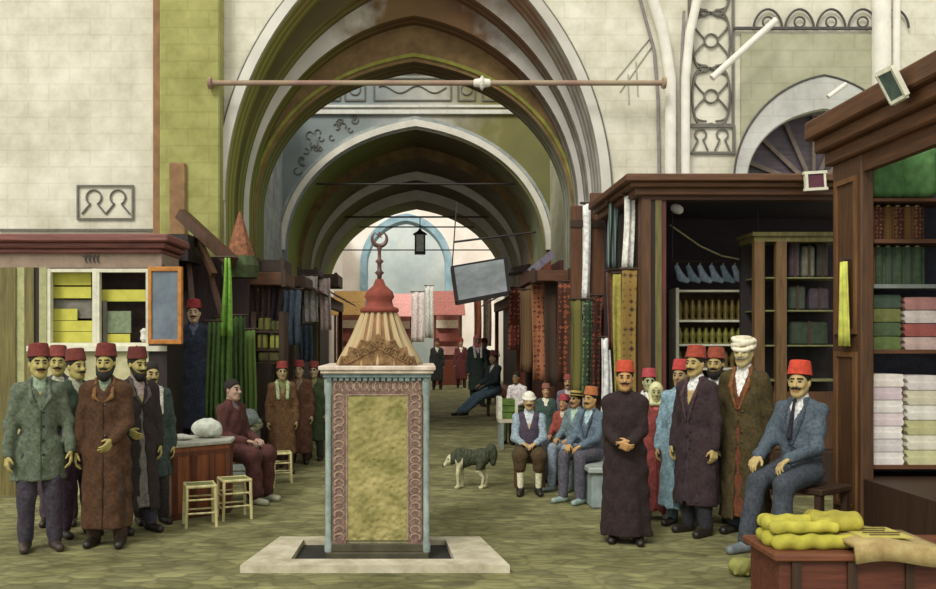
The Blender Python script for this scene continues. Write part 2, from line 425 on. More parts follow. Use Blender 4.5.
def person(label, loc, yaw, height, skin='#b98e62', hat='fez', hatcol='#8c2a22', group=None,
           pose='stand', seat=.46, head=(0, 0), lean=0.0, hands=None, curl=(.5, .5), res=.0078, cres=.013,
           coat=None, coat_hem=.72, coat_open=None, vneck=1.12, shirt='#d9d2bb', tie=None, waistcoat=None, trousers='#2b2722', baggy=1.0,
           sash=None, shoes='#241d18', mous=True, beard=False, hair=True, legs=None, scarf=None, sleeves=None, stocking=None, lapel=None, fat=.92,
           haircol=None, name='person', flare=.05):
    root = empty(name, loc, yaw, label, 'person', group); hsh = sum(map(ord, label))
    topz = {'fez': 1.765, 'turban': 1.755, 'cap': 1.745, 'flat': 1.765, 'scarf': 1.735, None: 1.712}[hat]
    sit = pose == 'sit'
    dz = 0.0
    if sit:
        # the seat height is given in metres; the scale follows from the total height above the ground
        sc = (height - seat) / (topz - .778)
        su = seat / sc; dz = su + .122 - .90
    else:
        sc = height / topz
    ly = -lean  # upper body leans towards the front
    def up(p, w):  # lean/lift for torso points
        return (p[0], p[1] + ly * w, p[2] + dz)
    hipz = .90 + dz
    hip = [np.array((sg * .092, .0, hipz)) for sg in (-1, 1)]
    if legs: knee = [np.array(legs[0], float), np.array(legs[2], float)]; ank = [np.array(legs[1], float), np.array(legs[3], float)]
    elif sit:
        kz = max(hipz - .03, .40)
        knee = [np.array((sg * .13, -.40, kz)) for sg in (-1, 1)]; ank = [np.array((sg * .12, -.38, .085)) for sg in (-1, 1)]
    else:
        knee = [np.array((-.10, -.02, .48)), np.array((.105, -.035, .48))]; ank = [np.array((-.105, .025, .085)), np.array((.125, -.02, .085))]
    if sit and not legs:
        ank[0][1] -= .05
    sh = [np.array(up((sg * .166, .012, 1.356), .75)) for sg in (-1, 1)]
    nb = np.array(up((0, .018, 1.43), .8)); hc = np.array(up((0, -.012, 1.588), 1.0))
    Rh = rot(head[0], head[1]); Rn = npm(Rh)
    def hp(p): return hc + Rn @ np.array(p, float)
    if hands is None:
        hands = [(-.228, -.05, .80), (.228, -.03, .80)] if not sit else [(-.12, -.30, .235), (.12, -.32, .235)]
    if sit: hands = [(h_[0], h_[1], h_[2] + su, *h_[3:]) for h_ in hands]
    wr = []; el = []
    for i, sg in enumerate((-1, 1)):
        e, w = ik(sh[i], hands[i][:3], .29, .255, (sg * .42, .75, -.2)); el.append(e); wr.append(w)
    # ---------------- body: one continuous surface
    xs = max(.42, abs(np.array([w[0] for w in wr])).max() + .16, max(abs(k[0]) for k in knee + ank) + .12)
    y0 = min(min(k[1] for k in knee), min(a[1] for a in ank) - .22, min(w[1] for w in wr) - .2, hc[1] - .2, -.26)
    s = SDF((-xs, y0 - .02, -.02), (xs, .26, hc[2] + .18), res / sc)
    s.prof([.86 + dz, .98 + dz, 1.05 + dz, 1.24 + dz, 1.39 + dz], [.138, .135, .125, .142, .105], [.100, .095, .09, .106, .068], 0, [.01, .008 + ly * .2, .006 + ly * .3, ly * .5, .012 + ly * .75], k=.03)
    s.ell((0, .012, hipz - .005), (.145, .112, .11), k=.04)
    s.cone(sh[0] * .75 + nb * .25 - (0, 0, .03), sh[1] * .75 + nb * .25 - (0, 0, .03), .040, k=.05)
    s.cone(nb - (0, 0, .03), hp((0, .02, -.07)), .060, .052, k=.03)
    for i in (0, 1):
        s.cone(hip[i], knee[i], .082, .055, k=.04); s.cone(knee[i], ank[i], .054, .036, k=.02)
        toe = ank[i] + np.array((.02 * (1 if i else -1), -.15, -.05)); s.cone(ank[i] - (0, -.03, .045), toe, .034, .026, k=.02)
        s.cone(sh[i] - (0, 0, .012), el[i], .044, .036, k=.03); s.cone(el[i], wr[i], .038, .027, k=.015)
        hd = hands[i]
        f = np.array(hd[3]) if len(hd) > 3 else (wr[i] - el[i]); nn = np.array(hd[4]) if len(hd) > 4 else ((1 if i == 0 else -1, .25, .0) if not sit else (0, 0, -1))
        hand(s, wr[i], f, nn, 1 if i == 0 else -1, curl[i])
    # head
    s.ell(hp((0, .014, .032)), (.073, .090, .088), Rn, k=.02)
    s.ell(hp((0, -.020, -.025)), (.062, .070, .085), Rn, k=.03)
    s.cone(hp((0, -.056, -.095)), hp((0, -.062, -.1)), .026, k=.03)
    for sg in (-1, 1):
        s.cone(hp((sg * .048, .005, -.05)), hp((sg * .022, -.055, -.093)), .020, k=.03)
        s.ell(hp((sg * .036, -.062, -.024)), (.022, .02, .02), Rn, k=.02)
        s.ell(hp((sg * .077, .008, -.008)), (.010, .020, .030), Rn, k=.008)
        s.cone(hp((sg * .012, -.098, -.03)), hp((sg * .011, -.100, -.03)), .009, k=.008)
    s.cone(hp((-.034, -.079, .027)), hp((.034, -.079, .027)), .012, k=.012)
    s.cone(hp((0, -.088, .012)), hp((0, -.112, -.026)), .008, .0135, k=.010)
    for sg in (-1, 1):
        c = hp((sg * .030, -.096, .006)); sl, X, Y, Z = s.sub(c - .04, c + .04)
        s.d[sl] = np.maximum(s.d[sl], -(np.sqrt((X - c[0]) ** 2 + (Y - c[1]) ** 2 + (Z - c[2]) ** 2) - .016))
        c = hp((sg * .030, -.077, .006)); s.cone(c, c, .0125, k=.003)
    s.cone(hp((-.017, -.088, -.060)), hp((.017, -.088, -.060)), .009, k=.008)
    s.cone(hp((-.014, -.086, -.073)), hp((.014, -.086, -.073)), .009, k=.006)
    M_SK = skin_mat(skin); lipc = mat('lip_' + skin, tuple(v * f for v, f in zip(lin(hexc(skin)), (.72, .45, .42))), var=.1, bump=0)
    HM = haircol or M_HAIR
    def paint(P):
        q = (P - hc) @ Rn   # into the head's own frame
        o = np.zeros(len(P), int)
        for sg in (-1, 1):
            dx, dz_ = (q[:, 0] - sg * .030), (q[:, 2] - .006)
            o[(q[:, 1] < -.06) & ((dx / .013) ** 2 + (dz_ / .008) ** 2 < 1)] = 1
            o[(q[:, 1] < -.06) & ((dx / .022) ** 2 + ((q[:, 2] - .029) / .008) ** 2 < 1)] = 2
        o[(q[:, 1] < -.085) & (np.abs(q[:, 0]) < .022) & (np.abs(q[:, 2] + .066) < .010)] = 3
        return o
    s.build('body', [M_SK, M_EYE, HM, lipc], root, sc, paint)
    # ---------------- clothes
    def grid(lo, hi): return SDF(lo, hi, cres / sc)
    zsh = 1.40 + dz
    if trousers or stocking:
        g = grid((-xs, y0 - .05, .0), (xs, .3, hipz + .22))
        b = baggy
        g.prof([hipz - .08, hipz + .13], [.152, .142], [.122, .114], 0, .012, k=.02)
        for i in (0, 1):
            kn, an = knee[i], ank[i]
            if stocking:   # breeches to the knee, full in the leg
                g.cone(hip[i], kn, .11 * b, .105 * b, k=.05); g.cone(kn, kn + (an - kn) * .35, .105 * b, .08, k=.03)
            else:
                g.cone(hip[i], kn, (.088 if (coat and coat_hem < .78 and not sit) else .104) * min(b, 1.3), .078 * b, k=.04); g.cone(kn, an + (0, 0, .01), .078 * b, .062 * b, k=.02)
        if not sit: g.cut(lambda X, Y, Z: Z - .045)
        g.crease(.004, 24, hsh % 7)
        g.build('trousers', cloth_mat(trousers), root, sc)
    if stocking:
        for i in (0, 1):
            g = grid(np.minimum(knee[i], ank[i]) - .1, np.maximum(knee[i], ank[i]) + .1)
            g.cone(knee[i], ank[i], .056, .042, k=.01); g.build('stocking', cloth_mat(stocking), root, sc)
    for i in (0, 1):
        a = ank[i]; sg = 1 if i else -1
        g = grid(a - (.12, .26, .12), a + (.12, .12, .1))
        t = a + np.array((.022 * sg, -.165, -.052))
        g.cone(a + (0, .035, -.045), t, .046, .038, k=.01); g.cone(a + (0, .01, .015), a + (0, .01, -.03), .050, .05, k=.03)
        zc = a[2] - .085; g.cut(lambda X, Y, Z: Z - zc - .002)
        g.build('shoe', mat('shoe_' + shoes, shoes, rough=.5), root, sc)
    f_ = fat
    def torso(g, hem, grow, folds=None):
        zs = [hem + dz, .88 + dz, 1.02 + dz, 1.24 + dz, 1.385 + dz]; G = grow
        fl = flare * max(0, (.88 - hem) / .6)
        mn = .205 if (grow > .01 and not sit and hem < .8) else 0
        rx = [max(.168 * f_ + G + fl, mn + .012), max(.168 * f_ + G, mn), .152 * f_ + G, .164 * f_ + G, .118 + G]; ry = [.138 * f_ + G + fl, .138 * f_ + G, .122 * f_ + G, .124 * f_ + G, .078 + G]
        cy = [.01, .01 + ly * .05, .006 + ly * .25, ly * .5, .012 + ly * .75]
        if hem >= .87: zs, rx, ry, cy = [hem + dz] + zs[2:], rx[1:], ry[1:], cy[1:]
        g.prof(zs, rx, ry, 0, cy, k=.03, folds=folds)
        a, b2 = sh[0] * .70 + nb * .30, sh[1] * .70 + nb * .30; a = a - (0, 0, .012); b2 = b2 - (0, 0, .012)
        g.cone(a, b2, .046 + G, k=.06)
        for q in (0, 1): g.cone(nb + ((-.035, .035)[q], .006, -.012), sh[q] * .8 + nb * .2, .040 + G, .036 + G, k=.05)
        g.cone(nb - (0, 0, .055), nb + (0, 0, .0), .075 + G * .6, .066 + G * .4, k=.03)
    inner = waistcoat or shirt
    if inner:
        hem = .93 if not sit else .90
        if coat_open and coat_hem < .8 and waistcoat and not sit: hem = coat_hem + .03
        g = grid((-.36, -.42, hem + dz - .05), (.36, .28, 1.52 + dz)); torso(g, hem, .004)
        if waistcoat and shirt and waistcoat != shirt:
            def vcut(X, Y, Z): return np.maximum(np.abs(X) - np.interp(Z, [1.20 + dz, 1.46 + dz], [0, .075]), Y - (ly * .7 - .0))
            g.cut(vcut)
        g.build('waistcoat' if waistcoat else 'shirt', cloth_mat(inner), root, sc)
        if waistcoat and shirt:
            g = grid((-.3, -.40, 1.08 + dz), (.3, .28, 1.54 + dz)); torso(g, 1.10, -.008)
            g.cone(nb + (0, 0, -.02), nb + (0, -.004, .035), .068, .064, k=.01); g.build('shirt', cloth_mat(shirt), root, sc)
    if sleeves:   # bare shirt sleeves when no coat is worn
        for i in (0, 1):
            g = grid(np.minimum(np.minimum(sh[i], el[i]), wr[i]) - .14, np.maximum(np.maximum(sh[i], el[i]), wr[i]) + .14)
            g.cone(sh[i], el[i], .068, .058, k=.03); g.cone(el[i], wr[i] * .93 + el[i] * .07, .056, .046, k=.03); g.crease(.004, 30, i)
            g.build('sleeve', cloth_mat(sleeves), root, sc)
    if coat:
        hem = coat_hem if not sit else max(coat_hem, .84)
        xx = max(abs(w[0]) for w in wr + el) + .14
        yy = min(min(w[1] for w in wr), min(e[1] for e in el)) - .12
        if sit and coat_hem < .8: yy = min(yy, y0)
        g = grid((-max(xx, .36), min(yy, -.32, ly - .3), (hem + dz - .05) if not (sit and coat_hem < .8) else .0), (max(xx, .36), .32, 1.53 + dz))
        torso(g, hem, .016, folds=(5, .065, (hsh % 11) * .6, .95 + dz))
        if sit and coat_hem < .8:   # long skirts of a robe over the knees
            for i in (0, 1):
                g.cone(hip[i], knee[i], .115, .095, k=.07); g.cone(knee[i], knee[i] + (ank[i] - knee[i]) * (.9 if coat_hem < .4 else .5), .095, .095, k=.06)
        vz = (vneck or 1.1) + dz
        if vneck:
            op = coat_open or 0
            def slit(X, Y, Z):
                w = np.interp(Z, [hem + dz, vz, 1.47 + dz], [op, .004 if op else -.05, .078])
                return np.maximum(np.abs(X) - w, Y - np.interp(Z, [hem + dz, 1.3 + dz], [.0, ly * .65 - .03]))
            g.cut(slit)
        for i in (0, 1):
            g.cone(sh[i], el[i], .057, .053, k=.05); g.cone(el[i], wr[i] * .95 + el[i] * .05, .053, .047, k=.03)
        g.crease(.0055, 24, hsh % 5)
        def surf(x, z):
            i = int(round((x - g.lo[0]) / g.h)); k2 = int(round((z - g.lo[2]) / g.h))
            if not (0 <= i < g.n[0] and 0 <= k2 < g.n[2]): return None
            col = np.nonzero(g.d[i, :, k2] < 0)[0]
            return g.lo[1] + g.h * (col[0] - .5) if len(col) else None
        marks = []; edge = []
        if res < .0095 and vneck:
            zb = vz - .02; zl = max(hem + dz + .08, .80 + dz)
            for q in range(4):
                z = zb - q * (zb - zl) / 3.2; x_ = .022 + (coat_open or 0) * .5
                y_ = surf(x_, z)
                if y_ is not None: marks.append((x_, y_, z))
            if not coat_open:
                for q in range(14):
                    z = vz - q * (vz - hem - dz - .02) / 13; y_ = surf(0, z)
                    if y_ is not None: edge.append(Vector((.002, y_ - .002, z)) * sc)
        co = g.build('coat', cloth_mat(coat), root, sc)
        for x_, y_, z in marks:
            mb = MB(); mb.lathe([(.002, -.006), (.010, -.004), (.011, .002), (.002, .006)], n=8, M=Matrix.Translation((x_ * sc, y_ * sc, z * sc)) @ Matrix.Rotation(PI / 2, 4, 'X')); mb.build('button', M_EYE, co)
        if len(edge) > 4:
            mb = MB(); mb.tube(edge, .006 * sc, 6); mb.build('front_edge', mat('edge_' + coat, tuple(v * .45 for v in lin(hexc(coat))), var=.2, bump=0), co)
        if lapel:
            g = grid((-.3, -.42, vz - .05), (.3, .15, 1.54 + dz))
            for sg in (-1, 1):
                a = np.array((sg * .012, -.145 * f_ + ly * .4, vz)); b_ = np.array((sg * .075, -.115 + ly * .65, 1.30 + dz)); c_ = np.array((sg * .075, -.02 + ly * .8, 1.455 + dz)); d_ = np.array((sg * .03, .07 + ly * .8, 1.47 + dz))
                g.cone(a, b_, .010, .020, k=.01); g.cone(b_, c_, .020, .015, k=.01); g.cone(c_, d_, .015, .015, k=.01)
            g.build('collar', cloth_mat(lapel), co, sc)
    if sash:
        g = grid((-.36, -.42, .93 + dz), (.36, .3, 1.16 + dz))
        G = .034; g.prof([.97 + dz, 1.03 + dz, 1.10 + dz], [.156 * f_ + G, .158 * f_ + G, .152 * f_ + G], [.128 * f_ + G] * 3, 0, .008 + ly * .25, k=.01)
        g.crease(.005, 60, 1); g.build('sash', cloth_mat(sash), root, sc)
    if tie:
        g = grid((-.09, -.3, 1.0 + dz), (.09, .1, 1.54 + dz))
        g.cone((0, -.155 + ly * .5, 1.16 + dz), (0, -.085 + ly * .8, 1.43 + dz), .022, .012, k=.01); g.cone((0, -.075 + ly * .8, 1.445 + dz), (0, -.076 + ly * .8, 1.45 + dz), .017, k=.01)
        g.build('necktie', cloth_mat(tie), root, sc)
    if scarf:
        g = grid((-.3, -.3, 1.1 + dz), (.3, .25, 1.56 + dz))
        for sg in (-1, 1):
            g.cone(nb + (sg * .06, .05, .02), nb + (sg * .085, -.06, -.01), .032, k=.02); g.cone(nb + (sg * .085, -.06, -.01), nb + (sg * .07, -.15, -.25), .034, .03, k=.02)
        g.build('scarf', cloth_mat(scarf), root, sc)
    # ---------------- hair, beard, headgear
    if hair and hat != 'scarf':
        g = SDF(hc - .17, hc + .2, .008 / sc)
        g.ell(hp((0, .016, .034)), (.081, .100, .096), Rn, k=0)
        nx = Rn @ np.array((0, .72, .69)); o = hp((0, -.083, .078)); lowz = Rn @ np.array((0, .25, 1)); o2 = hp((0, 0, -.055))
        g.cut(lambda X, Y, Z: np.minimum((X - o[0]) * nx[0] + (Y - o[1]) * nx[1] + (Z - o[2]) * nx[2], (X - o2[0]) * lowz[0] + (Y - o2[1]) * lowz[1] + (Z - o2[2]) * lowz[2]))
        g.build('hair', HM, root, sc)
    if mous:
        g = SDF(hp((0, -.09, -.05)) - .08, hp((0, -.09, -.05)) + .08, .005 / sc)
        for sg in (-1, 1):
            g.cone(hp((sg * .004, -.102, -.044)), hp((sg * .026, -.094, -.049)), .0095, .0085, k=.004); g.cone(hp((sg * .026, -.094, -.049)), hp((sg * .043, -.080, -.044)), .0085, .004, k=.004)
        g.build('moustache', HM, root, sc)
    if beard:
        g = SDF(hp((0, -.05, -.09)) - .14, hp((0, -.05, -.09)) + .14, .007 / sc)
        g.ell(hp((0, -.055, -.105)), (.052, .05, .055), Rn, k=.02)
        for sg in (-1, 1): g.cone(hp((sg * .066, -.005, -.03)), hp((sg * .045, -.05, -.09)), .018, .026, k=.02)
        g.build('beard', HM, root, sc)
    Mh = Matrix.Translation(Vector(hc * sc)) @ Rh.to_4x4()
    tl = Matrix.Rotation(-.12, 3, 'X').to_4x4()
    def hatm(y, z): return Mh @ Matrix.Translation((0, y * sc, z * sc)) @ tl
    S_ = lambda prof: [(r * sc, z * sc) for r, z in prof]
    if hat == 'fez':
        mb = MB(); mb.lathe(S_([(.088, 0), (.094, .003), (.092, .02), (.086, .06), (.079, .105), (.076, .114), (.070, .118), (.01, .120)]), M=hatm(.012, .055), n=28, sy=1.08)
        fz = mb.build('fez', mat('felt_' + hatcol, hatcol, var=.28, scale=30, rough=.95, bump=.2), root, smooth=True, angle=.9)
        mb = MB(); hm = hatm(.012, .055)
        mb.tube([hm @ Vector(p) * 1 for p in [(0, 0, .120 * sc), (.02 * sc, .035 * sc, .126 * sc), (.04 * sc, .082 * sc, .112 * sc), (.045 * sc, .10 * sc, .07 * sc)]], .004 * sc, 6)
        mb.tube([hm @ Vector((.045 * sc, .10 * sc, .07 * sc)), hm @ Vector((.046 * sc, .108 * sc, .03 * sc)), hm @ Vector((.046 * sc, .108 * sc, -.01 * sc))], [.005 * sc, .011 * sc, .014 * sc], 7)
        mb.build('tassel', mat('tassel', '#17141a', bump=0), fz)
    elif hat == 'turban':
        mb = MB(); mb.lathe(S_([(.07, .02), (.074, .06), (.06, .088), (.01, .094)]), M=hatm(.012, .06), n=26, sy=1.08)
        mb.build('fez', mat('felt_' + hatcol, hatcol, bump=.2), root, smooth=True)
        g = SDF(hc + np.array((-.2, -.22, -.05)), hc + np.array((.2, .22, .26)), .008 / sc)
        for j in range(3):
            for q in range(14):
                t0, t1 = 2 * PI * q / 14, 2 * PI * (q + 1) / 14
                def rp(t): return hp((.086 * math.cos(t), .012 + .096 * math.sin(t), .062 + .026 * j + .016 * math.sin(t + j * 2.1) - .02 * math.sin(t) * -1))
                g.cone(rp(t0), rp(t1), .021, k=.006)
        g.crease(.002, 70, 2)
        g.build('turban_wrap', mat('turban_white', '#e6dfc8', var=.12, scale=30), root, sc)
    elif hat in ('cap', 'scarf'):
        g = SDF(hc - .2, hc + .22, .008 / sc)
        if hat == 'cap':
            g.ell(hp((0, .016, .055)), (.088, .102, .09), Rn, k=0); nx = Rn @ np.array((0, -.22, 1)); o = hp((0, 0, .042))
            g.cut(lambda X, Y, Z: (X - o[0]) * nx[0] + (Y - o[1]) * nx[1] + (Z - o[2]) * nx[2])
            for q in range(16):
                t0, t1 = 2 * PI * q / 16, 2 * PI * (q + 1) / 16
                def rp(t): return hp((.086 * math.cos(t), .016 + .1 * math.sin(t), .046 + .022 * math.sin(t)))
                g.cone(rp(t0), rp(t1), .017, k=.008)
        else:
            g.ell(hp((0, .02, .02)), (.092, .104, .12), Rn, k=0); g.cone(hp((0, .05, -.06)), hp((0, .06, -.16)), .075, .095, k=.05)
            for sg in (-1, 1): g.cone(hp((sg * .075, -.01, -.02)), hp((sg * .05, -.05, -.13)), .022, .03, k=.03)
            g.cone(hp((-.05, -.05, -.13)), hp((.05, -.05, -.13)), .032, k=.02)
            c = hp((0, -.085, -.015)); sl, X, Y, Z = g.sub(c - .15, c + .15); g.d[sl] = np.maximum(g.d[sl], -g._ell(c, (.06, .07, .085), Rn, X, Y, Z))
        g.build('cap' if hat == 'cap' else 'headscarf', mat('headcloth_' + hatcol, hatcol, var=.15, scale=30), root, sc)
    elif hat == 'flat':
        mb = MB(); mb.lathe(S_([(.082, 0), (.135, .004), (.136, .012), (.086, .018), (.086, .07), (.078, .078), (.01, .08)]), M=hatm(.012, .058), n=28, sy=1.05)
        mb.build('straw_hat', mat('straw_' + hatcol, hatcol, var=.25, scale=40), root, smooth=True, angle=.7)
        mb = MB(); mb.lathe(S_([(.0885, .02), (.0885, .045)]), M=hatm(.012, .058), n=28, sy=1.05); mb.build('hat_band', mat('hat_band', '#2a221c', bump=0), root)
    return root
# ================================================================ THE SETTING
M_CREAM = plaster('plaster_cream', '#cdc8b2', '#a9a48c', tint='#e3dfce')
M_WHITE = plaster('plaster_white', '#dcdad0', '#aaa79c', tint='#efeee6')
M_OLIVE = plaster('plaster_olive', '#929150', '#706e3c', tint='#aaa868')
M_PALEOL = plaster('plaster_pale_olive', '#b3b08f', '#8f8c70', tint='#c4c2a6')
M_GREY = plaster('plaster_grey', '#b4b4ab', '#8d8d88', tint='#c8c8c2')
M_BLUEG = plaster('plaster_bluegrey', '#8f9898', '#6d7678', tint='#b9bfbb', sx=.3, sz=.16)
M_RIB = mat('rib_white', '#e2ded2', var=.1, scale=5)
M_LINE = mat('stencil_grey', '#6e6b62', var=.2, scale=20, bump=0)
M_LINE2 = mat('stencil_dark', '#4f4d4b', var=.2, scale=20, bump=0)

# ground: trodden cobbles, olive
def ground_mat():
    m = mat('ground', '#6d6a3c', var=.3, scale=1.4, tint='#8d8a5e', bump=0, rough=.95)
    nt = m.node_tree; N = nt.nodes; L = nt.links; b = N['Principled BSDF']
    ramp = [n for n in N if n.type == 'VALTORGB'][0]; tc = [n for n in N if n.type == 'TEX_COORD'][0]
    mp = N.new('ShaderNodeMapping'); mp.inputs['Scale'].default_value = (5.2, 10, 6); L.new(tc.outputs['Object'], mp.inputs['Vector'])
    v = N.new('ShaderNodeTexVoronoi'); v.inputs['Scale'].default_value = 1; v.feature = 'DISTANCE_TO_EDGE'; L.new(mp.outputs['Vector'], v.inputs['Vector'])
    v2 = N.new('ShaderNodeTexVoronoi'); v2.inputs['Scale'].default_value = 1; L.new(mp.outputs['Vector'], v2.inputs['Vector'])
    r = N.new('ShaderNodeValToRGB'); r.color_ramp.elements[0].color = (.45, .43, .38, 1); r.color_ramp.elements[1].color = (1, 1, 1, 1); r.color_ramp.elements[1].position = .16
    L.new(v.outputs['Distance'], r.inputs['Fac'])
    mx = N.new('ShaderNodeMix'); mx.data_type = 'RGBA'; mx.blend_type = 'MULTIPLY'; mx.inputs[0].default_value = .55
    L.new(ramp.outputs['Color'], mx.inputs[6]); L.new(r.outputs['Color'], mx.inputs[7])
    hs = N.new('ShaderNodeHueSaturation'); hs.inputs['Saturation'].default_value = 1.0
    mr = N.new('ShaderNodeMapRange'); mr.inputs[3].default_value = .72; mr.inputs[4].default_value = 1.3
    sp = N.new('ShaderNodeSeparateColor'); L.new(v2.outputs['Color'], sp.inputs[0]); L.new(sp.outputs[0], mr.inputs[0]); L.new(mr.outputs[0], hs.inputs['Value'])
    L.new(mx.outputs[2], hs.inputs['Color']); L.new(hs.outputs['Color'], b.inputs['Base Color'])
    bp = N.new('ShaderNodeBump'); bp.inputs['Strength'].default_value = .6; bp.inputs['Distance'].default_value = .03
    L.new(v.outputs['Distance'], bp.inputs['Height']); L.new(bp.outputs['Normal'], b.inputs['Normal'])
    return m
mb = MB(); mb.box(-12, 12, 1.5, 60, -.2, 0); struct(mb, 'floor', ground_mat())

CXN = -.09   # axis of the arcade
def arch_slab(name, Y0, Y1, hw, spring, apex, xo, zo, m_face, m_soffit, cx=CXN, extra=None):
    A = arch_pts(hw, spring, apex, 26, cx)
    outer = [(cx - xo, 0), (cx - hw, 0)] + A + [(cx + hw, 0), (cx + xo, 0), (cx + xo, zo), (cx - xo, zo)]
    mb = MB(); mb.slab_xz(outer, extra or [], Y0, Y1)
    o = mb.build(name, [m_face, m_soffit])
    o.data.update()
    for p in o.data.polygons:
        p.material_index = 0 if abs(p.normal.y) > .9 else 1
        if abs(p.normal.y) <= .9 and abs(p.normal.z) < .9: p.use_smooth = False
    return tag(o, kind='structure')

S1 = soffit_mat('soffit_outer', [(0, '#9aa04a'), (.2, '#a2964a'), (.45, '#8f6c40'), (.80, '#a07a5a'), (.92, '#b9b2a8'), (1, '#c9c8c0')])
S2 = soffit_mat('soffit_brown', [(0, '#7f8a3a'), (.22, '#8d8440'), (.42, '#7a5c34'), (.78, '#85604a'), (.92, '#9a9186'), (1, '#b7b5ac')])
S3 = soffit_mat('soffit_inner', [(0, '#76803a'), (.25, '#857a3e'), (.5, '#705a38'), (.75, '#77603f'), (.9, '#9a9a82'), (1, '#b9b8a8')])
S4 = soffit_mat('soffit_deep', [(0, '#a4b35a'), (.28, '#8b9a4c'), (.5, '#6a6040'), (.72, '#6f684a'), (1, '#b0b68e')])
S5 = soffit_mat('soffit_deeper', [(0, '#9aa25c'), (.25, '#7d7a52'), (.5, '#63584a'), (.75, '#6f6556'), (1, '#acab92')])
M_FBR = mat('face_brown', '#7d6440', var=.3, scale=4)
M_FOL = mat('face_olive', '#8c8a3e', var=.3, scale=4)

# great front arch in the cross wall
LC = 5.36
LUN = arch_pts(1.03, 3.75, 4.72, 18, LC)
lun_hole = [(LC - 1.03, 3.0)] + LUN + [(LC + 1.03, 3.0)]
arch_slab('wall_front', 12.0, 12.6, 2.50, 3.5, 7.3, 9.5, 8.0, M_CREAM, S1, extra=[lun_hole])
M_RIBF = soffit_mat('rib_face', [(0, '#efece0'), (.26, '#ebe6da'), (.38, '#8a6c44'), (.64, '#7d5c40'), (.78, '#dcd7ce'), (1, '#e8e6de')])
M_RIBD = soffit_mat('rib_face_dark', [(0, '#6d6a38'), (.26, '#6a5c38'), (.45, '#6c5236'), (.62, '#8c6c54'), (.76, '#d6d0c6'), (1, '#e4e2da')])
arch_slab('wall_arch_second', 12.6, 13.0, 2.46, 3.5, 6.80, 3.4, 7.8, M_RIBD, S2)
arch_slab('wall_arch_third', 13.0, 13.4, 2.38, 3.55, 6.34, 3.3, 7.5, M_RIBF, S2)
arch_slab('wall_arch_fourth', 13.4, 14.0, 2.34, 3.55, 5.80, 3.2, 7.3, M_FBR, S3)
# side walls of the open bay, then the second arcade
mb = MB(); mb.box(-3.3, -2.75, 14.0, 18.0, 0, 6.6); struct(mb, 'wall_bay_left', M_BLUEG)
mb = MB(); mb.box(2.6, 3.15, 14.0, 18.0, 0, 6.6); struct(mb, 'wall_bay_right', M_PALEOL)
M_BACKW = soffit_mat('tympanum', [(0, '#8c979a'), (.3, '#9aa3a3'), (.55, '#c9c8be'), (.68, '#a09a7c'), (.8, '#85804e'), (1, '#7d7c50')])
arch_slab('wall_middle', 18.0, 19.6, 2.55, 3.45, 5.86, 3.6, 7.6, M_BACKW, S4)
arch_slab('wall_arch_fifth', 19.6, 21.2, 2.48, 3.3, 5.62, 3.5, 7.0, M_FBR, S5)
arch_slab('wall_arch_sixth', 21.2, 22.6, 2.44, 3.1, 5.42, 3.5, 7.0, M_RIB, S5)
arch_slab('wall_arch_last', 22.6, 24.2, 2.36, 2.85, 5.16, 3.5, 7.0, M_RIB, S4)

def arch_band(name, Y0, Y1, hw, spring, apex, w, m, cx=CXN, low=0.0, wv=None):
    """moulding that follows an arch (band of width w around the opening)"""
    A = arch_pts(hw, spring, apex, 26, cx); B = arch_pts(hw + w, spring, apex + (wv or w * 1.1), 26, cx)
    P = [(cx - hw, spring - low)] + A + [(cx + hw, spring - low)]; Q = [(cx - hw - w, spring - low)] + B + [(cx + hw + w, spring - low)]
    mb = MB(); n = len(P)
    vs = [(x, y, z) for y in (Y0, Y1) for (x, z) in P + Q]; fs = []
    for i in range(n - 1):
        a, b, c, d = i, i + 1, n + i + 1, n + i; k = 2 * n
        fs += [(a, d, c, b), (a + k, b + k, c + k, d + k), (a, b, b + k, a + k), (d, d + k, c + k, c)]
    fs += [(0, 2 * n, 3 * n, n), (n - 1, 2 * n - 1, 4 * n - 1, 3 * n - 1)]
    mb.add(vs, fs)
    return struct(mb, name, m)
arch_band('trim_1', 17.90, 18.0, 2.60, 3.45, 5.91, .12, M_RIB)
arch_band('trim_2', 17.94, 18.0, 2.74, 3.45, 6.05, .06, M_BLUEG)
M_RIBO = soffit_mat('rib_outer', [(0, '#efece0'), (.3, '#ebe6da'), (.45, '#b8a888'), (.7, '#c9c2b4'), (1, '#e6e3d8')])
arch_band('trim_3', 11.93, 12.0, 2.50, 3.5, 7.3, .13, M_RIBO, low=0)
arch_band('trim_18', 11.96, 12.0, 2.63, 3.5, 7.44, .03, M_LINE)
arch_band('trim_4', 13.36, 13.4, 2.38, 3.55, 5.86, .05, M_FOL)
# frieze of the middle wall
mb = MB()
mb.box(-2.6, 2.5, 17.93, 18, 6.16, 6.24); mb.box(-2.6, 2.5, 17.95, 18, 6.30, 6.34); mb.box(-2.6, 2.5, 17.95, 18, 6.98, 7.03)
struct(mb, 'trim_5', M_WHITE)
mb = MB()
for x0, x1 in ((-2.2, -1.6), (-1.5, -1.1), (-.92, .62), (.76, 1.1), (1.25, 2.0)):
    r = .012
    for z in (6.44, 6.88): mb.box(x0, x1, 17.975, 18, z - r, z + r)
    for x in (x0, x1): mb.box(x - r, x + r, 17.975, 18, 6.44, 6.88)
    if x1 - x0 < .5:
        c = (x0 + x1) / 2; mb.tube([(c + .11 * math.cos(t), 17.985, 6.66 + .11 * math.sin(t)) for t in np.linspace(0, 2 * PI, 16)], .012, 5)
    else:
        mb.tube([(x0 + (x1 - x0) * t, 17.985, 6.66 + .07 * math.sin(t * 14)) for t in np.linspace(.06, .94, 40)], .012, 5)
